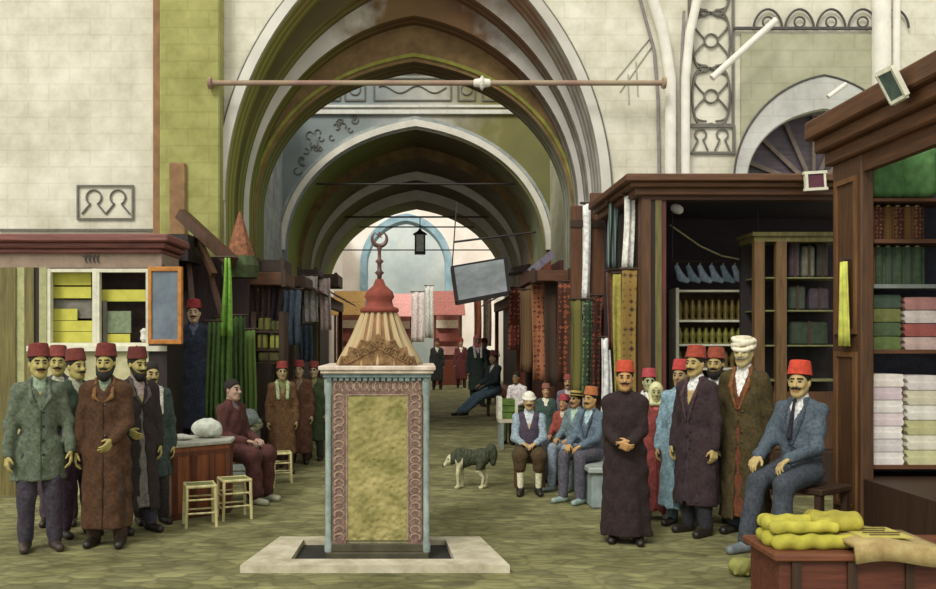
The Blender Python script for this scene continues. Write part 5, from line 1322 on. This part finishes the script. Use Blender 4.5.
def fold(x0, x1, y0, y1, z, h, m, label, grp=None, name='folded_cloth'):
    """one folded cloth: a rounded slab with two visible layers"""
    o = empty(name, ((x0 + x1) / 2, (y0 + y1) / 2, z), 0, label, 'folded cloth', grp); w = (x1 - x0) / 2; d = (y1 - y0) / 2; r = h * .24
    mb = MB()
    for q in (0, 1):
        zc = h * (.26 + .48 * q)
        rows = []
        pr = [(-w, zc)] + [(-w + r * (1 - math.cos(t)) * .6, zc + r * math.sin(t)) for t in (0.4, 1.0, PI / 2)]
        prof = [(-w + r * .5, zc - r), (-w, zc), (-w + r * .5, zc + r), (0, zc + r * 1.08), (w - r * .5, zc + r), (w, zc), (w - r * .5, zc - r), (0, zc - r * 1.02)]
        mb.slab_xz(prof[::-1], [], -d + .006 * q, d - .004 * q)
    mb.build('cloth', m, o, bev=.006)
    return o
wcols = ['#dedad4', '#cfc9c6', '#e2dcd6', '#d6c8c8', '#dcd8d2', '#cdbcc0', '#ded6cc']
hh = (gz(374, 7.4) - zs['a']) / 7
for k in range(7):
    fold(X0n - .01 + .008 * (k % 2), X0n + .29 - .006 * (k % 3), 7.40, 7.68, zs['a'] + k * hh, hh, mat('lin_' + wcols[k], wcols[k], var=.18, scale=9), '%s folded white linen, counted from the bottom, of the white pile by the pilaster' % ['lowest', 'second', 'third', 'fourth', 'fifth', 'sixth', 'top'][k] if 0 < k < 6 else ['lowest folded white linen of the tall white pile by the pilaster', 'topmost folded white linen of the tall white pile by the pilaster'][k // 6], 'white linen pile')
pc = ['#c9c79a', '#dcd8c4', '#bcb98a', '#dfdcd0', '#cfc9b0', '#d9d2cc']
for k in range(6):
    fold(X0n + .31, X0n + .60, 7.40, 7.68, zs['a'] + k * hh * 1.15, hh * 1.15, mat('lin_' + pc[k], pc[k], var=.18, scale=9), ['lowest', 'second lowest', 'third lowest', 'third highest', 'second highest', 'topmost'][k] + ' folded cream cloth of the pile at the right edge', 'cream cloth pile')
gcs = ['#5a6a3a', '#46583a', '#6a6e3e', '#3e5040']
for k in range(4):
    fold(X0n, X0n + .28, 7.42, 7.68, zs['b'] + k * .115, .112, mat('gf_' + gcs[k], gcs[k], var=.35, scale=12), ['lowest', 'second lowest', 'second highest', 'topmost'][k] + ' folded green cloth on the shelf under the rolls', 'green cloth pile')
rw = ['#bfa8a0', '#9a5650', '#cfc4be', '#b0807a']
for k in range(4):
    fold(X0n + .30, X0n + .58, 7.42, 7.68, zs['b'] + k * .11, .107, mat('rf_' + rw[k], rw[k], var=.25, scale=9), ['lowest', 'second lowest', 'second highest', 'topmost'][k] + ' red and white folded cloth at the right edge', 'red and white cloth pile')
# yellow cloth hung on the pilaster's face
o = empty('hanging_cloth', (NX - .05, 7.48, gz(262, 7.5)), 0, 'pale yellow-green cloth hung on the brown stall pilaster', 'cloth')
rows = [[(.012 * math.sin(u * 14) - .01, (-.10 + .2 * u) * (.45 + .55 * t), -.70 * t) for u in np.linspace(0, 1, 16)] for t in np.linspace(0, 1, 6)]
mb = MB(); mb.sheet(rows, .012); mb.build('cloth', mat('fab_yellowgreen', '#c3c65a', var=.25, scale=9), o, smooth=True)
mb = MB(); mb.tube([(0, 0, .02), (.05, 0, .02)], .012, 6); mb.build('peg', M_IRON, o)
pl = empty('framed_plate', (NX - .24, 6.33, 3.44), 0, 'tilted grey-green framed plate on the cornice of the near cloth stall', 'plate')
pq = [Vector(v) for v in ((NX - .30, 6.45, 3.55), (NX - .30, 6.24, 3.54), (NX - .21, 6.23, 3.346), (NX - .21, 6.42, 3.34))]
mb = MB(); mb.sheet([[pq[0], pq[1]], [pq[3], pq[2]]], .02); part(mb, 'glass', mat('plate_green', '#55685e', var=.2), pl)
mb = MB()
for i in range(4): mb.bar(pq[i], pq[(i + 1) % 4], .028, .034)
part(mb, 'frame', M_WFRAME, pl)
# bench for the seated man, low chest with cloths
o = empty('wooden_bench', (3.10, 7.32, 0), math.radians(-54), 'dark wooden bench under the seated man in the grey suit', 'bench')
mb = MB(); mb.box(-.34, .30, -.22, .24, .44, .49); mb.build('seat', W_DARK, o, bev=.01)
for sx in (-.3, .26):
    for sy in (-.18, .2):
        mb = MB(); mb.bar((sx, sy, 0), (sx, sy, .44), .05); mb.build('leg', W_DARK, o)
CH = .35
lc = empty('low_chest', (2.85, 5.75, 0), 0, 'low red-brown wooden chest in the bottom right corner', 'chest')
mb = MB(); mb.box(2.19, 3.5, 5.48, 5.96, 0, CH - .04); part(mb, 'body', wood('chest_red', '#5e3122', axis='x'), lc, bev=.01)
mb = MB(); mb.box(2.15, 3.54, 5.44, 6.0, CH - .04, CH); part(mb, 'lid', wood('chest_lid', '#6e4028', axis='x'), lc, bev=.01)
mb = MB()
for x in (2.26, 2.6, 2.95, 3.3): mb = MB(); mb.box(x, x + .05, 5.46, 5.48, .02, CH - .05); part(mb, 'batten', W_DARK, lc)
def quilt(x, y, z, L, W, h, col, label, ph):
    s = SDF((-L * .62, -W * .75, -.02), (L * .62, W * .75, h * 1.7), .009)
    s.cone((-L / 2 + h * .5, 0, h * .5), (L / 2 - h * .5, 0, h * .5), h * .5, k=.02)
    for q in (-.3, .0, .3): s.cone((-L / 2 + h * .5, q * W, h * .48), (L / 2 - h * .6, q * W + .02 * math.sin(ph + q * 9), h * .5), h * .5, h * .42, k=h * .5)
    s.crease(.006, 26, ph); s.cut(lambda X, Y, Z: Z - .002)
    o = s.build('folded_quilt', mat('quilt_' + col, col, var=.25, scale=7), None); o.location = (x, y, z); o.rotation_euler[2] = .06 * math.sin(ph); return tag(o, label, 'quilt', 'yellow quilts on the chest')
quilt(2.47, 5.70, CH, .60, .36, .10, '#a8a23a', 'lower folded yellow quilt on the low chest', 1.0)
quilt(2.40, 5.71, CH + .095, .46, .30, .085, '#b3ac42', 'upper folded yellow quilt, left, on the low chest', 2.2)
quilt(2.64, 5.73, CH + .10, .34, .28, .10, '#a39a3a', 'upper folded yellow quilt, right, heaped on the low chest', 3.7)
o = empty('cloth_sheet', (2.84, 5.62, CH), 0, 'beige cloth with a ruled yellow label draped over the chest edge', 'cloth')
rows = [[(-.26 + .54 * u + .04 * t, .22 - .48 * t if t < .9 else -.215, .075 + .02 * math.sin(u * 5) - .022 * t - (0 if t < .9 else .10)) for u in np.linspace(0, 1, 12)] for t in (0, .2, .4, .6, .8, .88, .95)]
mb = MB(); mb.sheet(rows, .03); mb.build('cloth', mat('sheet_beige', '#a88c58', var=.25, scale=9, tint='#b8a670'), o, smooth=True)
mb = MB(); mb.sheet([[(-.17 + .30 * u + .04 * t, .12 - .24 * t, .104 - .012 * t) for u in np.linspace(0, 1, 6)] for t in (0, .5, 1)], .008); lb = mb.build('label', mat('label_yellow', '#bdb25c', var=.12), o)
mb = MB()
for k in range(4): mb.bar((-.13 + .02 * k, .07 - .05 * k, .111 - .003 * k), (.10 + .02 * k - .05 * (k % 2), .07 - .05 * k, .111 - .003 * k), .008, .004)
mb.build('ruled_lines', mat('label_ink', '#6a5a34'), lb)
# green crate and low stone table on the right
CY_ = 13.6
tb = empty('low_table', (gx(510, CY_), CY_ + .2, 0), 0, 'low pale table that carries the green crate', 'table')
mb = MB(); mb.box(gx(499, CY_), gx(523, CY_), CY_, CY_ + .4, .40, .45); part(mb, 'top', M_STONE, tb)
for x in (gx(500, CY_) + .03, gx(522, CY_) - .03):
    for y in (CY_ + .03, CY_ + .37): mb = MB(); mb.bar((x, y, 0), (x, y, .4), .05); part(mb, 'leg', M_STONE2, tb)
cr = empty('green_crate', (gx(508, CY_), CY_ + .2, .45), 0, 'green wooden crate on the low table beside the white-shirted man', 'crate')
x0, x1 = gx(499, CY_), gx(518, CY_)
for k in range(3):
    for y_ in (.04, .34): mb = MB(); mb.box(x0, x1, CY_ + y_, CY_ + y_ + .02, .46 + k * .1, .545 + k * .1); part(mb, 'slat', mat('crate_green', '#55702f', var=.35), cr)
mb = MB(); mb.box(x0 - .01, x0 + .05, CY_ + .03, CY_ + .37, .45, .78); mb.box(x1 - .04, x1, CY_ + .03, CY_ + .37, .45, .76); part(mb, 'end_board', mat('crate_white', '#d3d3c0'), cr)
mb = MB(); mb.box(x0 + .02, x1 - .02, CY_ + .07, CY_ + .33, .45, .72); part(mb, 'filling', mat('crate_leaf', '#3f5a2a', var=.5, scale=20), cr)
# small olive bundle on the ground by the seated man's foot
o = bundle('cloth_bundle', 738, 0, 6.3, .085, '#8a8a48', 'small olive bundle on the ground beside the low chest', 'bundle', (1, .9, .8)); o.location.z = 0; o.location.x = gx(738, 6.35)
# far stalls in the lit court
for px0, px1, Y, m, aw, lab in ((334, 362, 33.0, W_BROWN, mat('awn_gold', '#b08a4c', var=.3), 'far market stall with golden awning left of the fountain dome'), (388, 412, 35.0, W_RED, mat('awn_pink', '#d79a94', var=.2), 'far market stall with pale pink awning right of the fountain dome'), (434, 462, 33.0, RB, mat('awn_red', '#a3655c', var=.3), 'far market stall with red awning under the hanging board')):
    o = empty('market_booth', (gx((px0 + px1) / 2, Y), Y, 0), 0, lab, 'stall'); a, b = gx(px0, Y), gx(px1, Y)
    mb = MB(); mb.box(a, b, Y, Y + .8, 0, .9); part(mb, 'counter', m, o)
    mb = MB(); mb.box(a, b, Y + 1.2, Y + 1.25, 0, 2.6); part(mb, 'back_wall', mat('booth_red', '#9c665c', var=.3, scale=4), o)
    mb = MB()
    for x in (a + .04, b - .04): mb.bar((x, Y + .05, 0), (x, Y + .05, 2.6), .08)
    part(mb, 'post', W_BROWN, o)
    mb = MB(); mb.sheet([[(a - .1 + (b - a + .2) * u, Y + 1.25 - 1.7 * t, 3.5 - .7 * t - .25 * t * t) for u in np.linspace(0, 1, 9)] for t in (0, .5, 1)], .03); part(mb, 'awning', aw, o)
    for k in range(3):
        mb = MB(); z0 = 1.1 + k * .5; mb.box(a + .1, b - .1, Y + .9, Y + 1.2, z0, z0 + .3); part(mb, 'cloth_stack', mat(['cl_pink', 'cl_red', 'cl_cream'][k], ['#d3a49a', '#a8645c', '#ddd0bc'][k], var=.2), o)
cloth('hanging_cloth', 411, 424, 292, 342, 30.5, '#e4d6d2', 'pinkish white cloth hanging in the far lit court', 'cloth', folds=2, depth=.08)
cloth('hanging_cloth', 425, 433, 286, 338, 31.5, '#d8d8d2', 'narrow white cloth hanging in the far lit court', 'cloth', folds=2, depth=.06)
cloth('hanging_cloth', 474, 481, 300, 346, 25.6, '#c9846c', 'salmon cloth hanging under the farthest arch at right', 'cloth', folds=1.5, depth=.05)
cloth('hanging_cloth', 483, 491, 294, 346, 24.6, '#d9c4bc', 'pale pink cloth hanging under the farthest arch at right', 'cloth', folds=1.5, depth=.05)
# ================================================================ PEOPLE AND THE DOG
def stand(px, top, Y, label, yaw=0, **k):
    return person(label, (gx(px, Y), Y, 0), math.radians(yaw), gz(top, Y), **k)
def sitter(px, top, Y, label, yaw, seat, z=0, **k):
    return person(label, (gx(px, Y), Y, z), math.radians(yaw), gz(top, Y) - z, pose='sit', seat=seat, **k)
SKL, SKR = '#a79a5c', '#b98d64'
GL = 'men lined up before the left shop'; GR = 'men standing at the right'
# --- left row
stand(39, 343, 7.1, 'man in grey-green long coat and red fez, at the far left of the row', 28, skin=SKL, coat='#5a6352', coat_hem=.60, vneck=1.2, shirt='#8fa08a', waistcoat='#5c7a6a', trousers='#3b3640', hatcol='#6c2e29', lapel='#5d6656', fat=.86, flare=.02, head=(.1, 0), beard=False, baggy=1.0, hands=[(-.25, -.06, .82), (.24, -.10, .84)], shoes='#3a2e28')
stand(58, 345, 8.05, 'man half hidden behind the grey-green and dark green coats at left, red fez', 18, skin=SKL, coat='#4a4650', coat_hem=.7, shirt='#b0b09a', trousers='#4a3a44', hatcol='#7a3a34', res=.009)
stand(76, 348, 7.6, 'man in dark green jacket with slate waistcoat, second from left in front row', 46, skin=SKL, coat='#33402f', coat_hem=.80, coat_open=.075, vneck=1.3, shirt='#a9ab95', waistcoat='#5c6674', trousers='#4a3444', hatcol='#6a322b', head=(.15, 0), baggy=1.1, hands=[(-.25, -.04, .80), (.22, -.16, .86)])
stand(106, 343, 7.25, 'man in long brown coat and red fez, third in the left front row', 6, skin=SKL, coat='#4a301c', coat_hem=.16, vneck=1.25, shirt='#7d8a70', trousers='#3a2a20', hatcol='#662a24', hands=[(-.24, -.04, .80), (.10, -.21, .93)], lapel='#70502e', beard=True, flare=.02, fat=.88)
stand(137, 346, 7.75, 'man in black coat with dark beard, fourth in the left front row', 42, skin=SKL, coat='#2c2423', coat_hem=.22, coat_open=.05, vneck=1.22, shirt='#9a8a84', waistcoat='#6a6660', trousers='#3d3a48', hatcol='#5c2a24', beard=True, hands=[(-.17, -.20, .98), (.20, -.06, .82)], lapel='#4c443c', head=(.15, .1))
stand(151, 362, 8.12, 'bareheaded man with white collar peering out at the right end of the left row', 30, hat=None, skin='#b3a06a', coat='#3c4a46', coat_hem=.5, vneck=1.05, shirt='#dfdccb', trousers='#33302e', scarf='#d9d8c8', res=.009, head=(.1, .12))
# --- platform man and the seated red figure
person('man in dark blue robe and red fez standing on the raised stall platform', (gx(194, 10.75), 10.75, .47), math.radians(8), gz(299, 10.75) - .47, skin='#c9a98c', coat='#33384a', coat_hem=.14, vneck=1.2, shirt='#6a6a80', trousers='#2a2a33', hatcol='#9a3438', res=.010, hands=[(-.22, -.08, .84), (.22, -.08, .84)])
sitter(232, 379, 9.32, 'figure in dark red robe sitting on a stool by the brown counter', 62, .40, fat=.88, hat=None, skin='#a88a78', coat='#4d2a26', coat_hem=.34, vneck=1.28, shirt='#6a5a60', trousers='#7c8a70', hands=[(-.08, -.27, .25), (.10, -.28, .25)], mous=False, res=.009, shoes='#9a9c84')
# --- three youths at left
stand(282, 361, 11.2, 'youth with pale green scarf and brown robe, left of the three', 15, skin='#a8946a', coat='#6a4c30', coat_hem=.3, shirt='#7a7a50', trousers='#5a3430', hatcol='#8c3a34', scarf='#a9b88c', mous=False, res=.012, cres=.016)
stand(299, 360, 12.05, 'youth in long brown coat, middle of the three by the left stalls', 0, skin='#b39a7c', coat='#5a3a2a', coat_hem=.18, shirt='#8a7a60', trousers='#4a2c22', hatcol='#8c3a34', mous=False, res=.012, cres=.016)
stand(314, 361, 12.4, 'youth in dark green coat, right of the three beside the fountain', -10, fat=.9, skin='#b39a7c', coat='#3f4a30', coat_hem=.35, shirt='#9a8a60', trousers='#3a3a30', hatcol='#7c3a34', hat='fez', mous=False, res=.012, cres=.016)
# --- right standing group
stand(625, 360, 7.35, 'man in long black robe with clasped hands, left of the right group', -14, skin='#b88e5a', coat='#2a1c1c', coat_hem=.08, vneck=None, shirt='#2a1c1c', trousers='#221818', hatcol='#b5482f', hands=[(-.05, -.26, .98, (.75, -.3, -.3), (0, .8, .3)), (.05, -.25, .99, (-.75, -.3, -.2), (0, .8, .3))], curl=(.7, .7), fat=.98, flare=.05)
stand(649, 368, 8.9, 'man with white collar and rose fez behind the black robe', -8, skin='#9fa078', coat='#3a2a2c', coat_hem=.3, vneck=1.1, shirt='#e0ded2', trousers='#3a2a2c', hatcol='#a8444c', scarf='#cfcfc4', mous=False, res=.009)
stand(656, 381, 8.3, 'child in red robe and white headscarf between the black and blue robes', -12, hat='scarf', hatcol='#cfcb9a', skin='#a3a070', coat='#7e3a36', coat_hem=.12, vneck=1.3, shirt='#b8625a', trousers='#a04038', mous=False, hands=[(-.25, -.06, .82), (.24, -.06, .82)], shoes='#9aa09c')
stand(681, 359, 8.0, 'slim person in pale blue-grey robe and pointed red fez', -38, skin='#a58a62', coat='#7d98a4', coat_hem=.20, vneck=1.3, shirt='#c9d3d3', trousers='#4f6468', hatcol='#b0403c', mous=False, hands=[(-.24, -.05, .80), (.22, -.05, .80)], fat=.92)
stand(696, 345, 7.68, 'moustached man in dark plum overcoat and red fez looking left', -55, skin='#b09a62', coat='#35262a', coat_hem=.28, coat_open=.03, vneck=1.06, shirt='#e2e0d8', waistcoat='#3a3038', trousers='#2b2a30', hatcol='#96402e', lapel='#4a3438', head=(.1, 0), fat=.9)
stand(716, 347, 8.3, 'bearded man in navy coat and white shirt behind the turbaned man', -35, skin='#b09a62', coat='#332e44', coat_hem=.3, coat_open=.05, vneck=1.08, shirt='#e6e4d6', trousers='#2b3440', hatcol='#8c4430', beard=True, head=(.0, 0), fat=.9)
stand(744, 334, 7.66, 'man in long olive-brown coat with white turban, tallest at right', -42, hat='turban', hatcol='#d9d0b4', skin='#b5a878', coat='#463b1e', coat_hem=.14, coat_open=.03, vneck=1.10, shirt='#e8e2d8', waistcoat='#6a3a26', trousers='#3a4654', lapel='#7a4c28', head=(.1, 0), fat=.98, flare=.02, mous=True, haircol=M_GREYHAIR, hands=[(-.225, -.05, .80), (.205, .06, .80)])
sitter(800, 360, 7.25, 'seated man in grey-blue suit, red fez and black moustache', -54, legs=[(-.09, -.44, .53), (-.11, -.56, .085), (.13, -.43, .53), (.14, -.50, .085)], seat= .49, skin='#b7a06c', coat='#4e5a64', coat_hem=.8, vneck=1.10, shirt='#e6e4dc', waistcoat='#4a545e', trousers='#3f444c', hatcol='#c2442e', tie='#22222a', lapel='#434e58', head=(.25, -.02), hands=[(-.15, -.33, .235, (0, -.8, -.5), (0, -.4, -.9)), (.10, -.32, .235, (-.3, -.75, -.5), (0, -.4, -.9))], shoes='#6c7478')
# --- bench sitters
sitter(591, 386, 9.32, 'man in grey-blue suit and tan fez sitting at the near end of the bench', -48, .40, skin='#b8925e', coat='#5a6a78', coat_hem=.82, vneck=1.08, shirt='#9fb6bc', trousers='#54525c', hatcol='#a8663c', shoes='#8fa39c', lapel='#3a444c', hands=[(-.10, -.34, .235, (.4, -.8, -.4)), (.10, -.34, .235, (-.4, -.8, -.4))], res=.009)
sitter(576, 388, 9.98, 'man in straw hat and blue-grey jacket, second along the bench', -48, .40, hat='flat', hatcol='#b09a4a', skin='#a8845c', coat='#6a7c80', coat_hem=.82, vneck=1.12, shirt='#a9c0ac', trousers='#8a95a0', shoes='#7c8a86', res=.010)
sitter(564, 394, 10.55, 'child in red jacket on the bench beside the straw-hatted man', -40, .40, hat='fez', hatcol='#a03c44', skin='#b08460', coat='#8c4438', coat_hem=.84, vneck=1.2, shirt='#c8b8a0', trousers='#5a5a60', mous=False, res=.010, cres=.015)
sitter(529, 390, 9.9, 'man in white cap, dark waistcoat and brown breeches on a low stool', -6, .34, hat='cap', hatcol='#dcdac8', skin='#b3986a', waistcoat='#4a3e4c', shirt='#c4cdd0', sleeves='#8fa0aa', coat=None, trousers='#4a3a22', stocking='#d3cfb0', baggy=1.0, res=.009, hands=[(-.09, -.27, .25, (.6, -.6, -.2)), (.09, -.27, .25, (-.6, -.6, -.2))])
lsx = gx(530, 9.9)
o = empty('low_stool', (lsx, 9.95, 0), 0, 'low wooden stool under the white-capped man', 'stool')
mb = MB(); mb.box(-.17, .17, -.13, .15, .30, .335); mb.build('seat', W_BROWN, o, bev=.008)
for sx in (-1, 1):
    for sy in (-.1, .12): mb = MB(); mb.bar((sx * .14, sy, 0), (sx * .14, sy, .30), .035); mb.build('leg', W_BROWN, o)
stand(546, 383, 11.75, 'boy in dark green coat standing just behind the white cap', -10, hat='fez', hatcol='#8a5a4a', skin='#b58e6a', coat='#3c5048', coat_hem=.4, trousers='#3a4040', mous=False, res=.013, cres=.018)
stand(568, 374, 12.2, 'man in grey-rose coat and wine fez before the red carpets', -15, hatcol='#8c4a44', skin='#b58e6a', coat='#6f6670', coat_hem=.35, shirt='#c9b8b4', trousers='#4a4450', res=.013, cres=.018)
sitter(519, 372, 14.5, 'man in white shirt sitting beside the green crate', -35, .45, hat=None, skin='#8a6a4c', shirt='#dcd2d2', sleeves='#dcd2d2', coat=None, trousers='#55643c', mous=False, res=.013, cres=.018, lean=.12)
o = empty('low_stool', (gx(519.5, 14.5), 14.53, 0), 0, 'low stool under the white-shirted man by the crate', 'stool')
mb = MB(); mb.box(-.17, .17, -.15, .15, .40, .44); mb.build('seat', W_DARK, o)
for sx in (-1, 1):
    for sy in (-1, 1): mb = MB(); mb.bar((sx * .14, sy * .12, 0), (sx * .14, sy * .12, .40), .04); mb.build('leg', W_DARK, o)
sitter(494, 350, 19.5, 'dark-clothed person sitting with legs stretched toward the street, far right', -60, .45, hat='fez', hatcol='#5a2c2a', skin='#9a7a60', coat='#2f3a3c', coat_hem=.8, trousers='#5a7080', mous=False, res=.018, cres=.022, legs=[(-.12, -.42, .42), (-.14, -.80, .12), (.12, -.42, .44), (.12, -.82, .14)])
o = empty('low_stool', (gx(494, 19.5) + .03, 19.55, 0), 0, 'low stool under the far dark-clothed sitter', 'stool')
mb = MB(); mb.box(-.18, .18, -.18, .18, .40, .44); mb.build('seat', W_DARK, o)
for sx in (-1, 1):
    for sy in (-1, 1): mb = MB(); mb.bar((sx * .15, sy * .15, 0), (sx * .15, sy * .15, .40), .04); mb.build('leg', W_DARK, o)
stand(477, 334, 22.3, 'person with pink and white shawl standing in the far street', 10, hat='scarf', hatcol='#c97a80', skin='#9a7a60', coat='#33403c', coat_hem=.4, shirt='#d8c0c0', scarf='#ddd3cf', trousers='#2f3838', mous=False, res=.018, cres=.022)
stand(484.5, 338, 23.4, 'dark-coated person right of the pink shawl, far street', -10, hatcol='#6a2c2a', skin='#9a7a60', coat='#2f3330', coat_hem=.3, trousers='#2a2c2c', mous=False, res=.018, cres=.022)
stand(461, 338, 31.0, 'person in wine coat under the hanging board, far away', 0, hatcol='#7a2c2a', skin='#9a7a60', coat='#5a2a2c', coat_hem=.3, trousers='#3a2c2c', mous=False, res=.02, cres=.026)
for px, Y, c, l in ((445, 38.0, '#2a2b2c', 'distant dark figure, left of the pair at the street end'), (452, 38.6, '#3a3236', 'distant dark figure, right of the pair at the street end'), (437, 30.0, '#2c2f30', 'dark figure at the far end just right of the fountain')):
    stand(px, 338, Y, l, 0, hatcol='#5a2c2a', skin='#9a7a60', coat=c, coat_hem=.3, trousers='#2a2626', mous=False, res=.022, cres=.028)

# --- the dog: head low, facing left, curled bushy tail
DY = 10.0
dg = empty('dog', (gx(470, DY), DY, 0), 0, 'shaggy dark dog with pale muzzle and legs, sniffing in the street', 'dog')
DS = 1.0
s = SDF((-.42, -.16, -.01), (.42, .16, .56), .009)
s.ell((-.085, 0, .325), (.13, .085, .105), k=.04); s.ell((.10, 0, .335), (.14, .075, .085), k=.06); s.ell((.17, 0, .335), (.09, .078, .095), k=.05)
s.cone((-.15, 0, .36), (-.235, 0, .315), .072, .055, k=.04)
s.ell((-.262, 0, .305), (.055, .05, .048), k=.03); s.cone((-.28, 0, .295), (-.345, 0, .245), .032, .021, k=.02); s.cone((-.35, 0, .240), (-.352, 0, .238), .016, k=.006)
for sg in (-1, 1):
    s.cone((-.235, sg * .038, .335), (-.215, sg * .062, .30), .018, .010, k=.012)
    yo = sg * .048; dx = .03 * sg
    s.cone((-.13, yo, .30), (-.135 + dx, yo, .165), .045, .027, k=.03); s.cone((-.135 + dx, yo, .165), (-.13 + dx, yo, .035), .025, .018, k=.01); s.cone((-.13 + dx, yo, .025), (-.16 + dx, yo, .018), .022, .018, k=.01)
    s.cone((.17, yo, .31), (.135 + dx, yo * 1.1, .20), .062, .036, k=.03); s.cone((.135 + dx, yo * 1.1, .20), (.20 + dx, yo, .125), .034, .021, k=.015); s.cone((.20 + dx, yo, .125), (.185 + dx, yo, .03), .020, .017, k=.01); s.cone((.185 + dx, yo, .022), (.155 + dx, yo, .017), .021, .017, k=.01)
tail = [(.22, 0, .37), (.265, 0, .43), (.30, 0, .42), (.315, 0, .36), (.305, 0, .28)]
for a, b, r in zip(tail, tail[1:], (.035, .045, .048, .04)): s.cone(a, b, r, k=.03)
X, Y_, Z = s.ax[0][:, None, None], s.ax[1][None, :, None], s.ax[2][None, None, :]
fur = np.clip((Z - .20) / .1, 0, 1) * np.clip((X + .24) / .1, .15, 1)
s.d += .0035 * fur * (np.sin(95 * X + 60 * Z) * np.sin(120 * Z - 90 * Y_) + np.sin(150 * (X * .9 + .5 * Z) + 3 * np.sin(40 * Z)))
def dpaint(P):
    o = np.zeros(len(P), int)
    o[(P[:, 2] < .205) | (P[:, 0] < -.262)] = 1
    o[(P[:, 0] < -.10) & (P[:, 0] > -.2) & (P[:, 2] < .31 + .03 * np.sin(P[:, 0] * 50)) & (P[:, 2] > .2)] = 1
    o[(P[:, 0] < -.348)] = 2
    for sg in (-1, 1): o[(np.abs(P[:, 0] + .288) < .009) & (np.abs(P[:, 1] - sg * .034) < .014) & (np.abs(P[:, 2] - .318) < .009)] = 2
    return o
s.build('body', [mat('fur_dark', '#3b3f2c', var=.5, scale=26, bump=.4), mat('fur_pale', '#c4be9a', var=.3, scale=20, bump=.2), M_EYE], dg, np.array((.84, .95, 1.04)), dpaint)
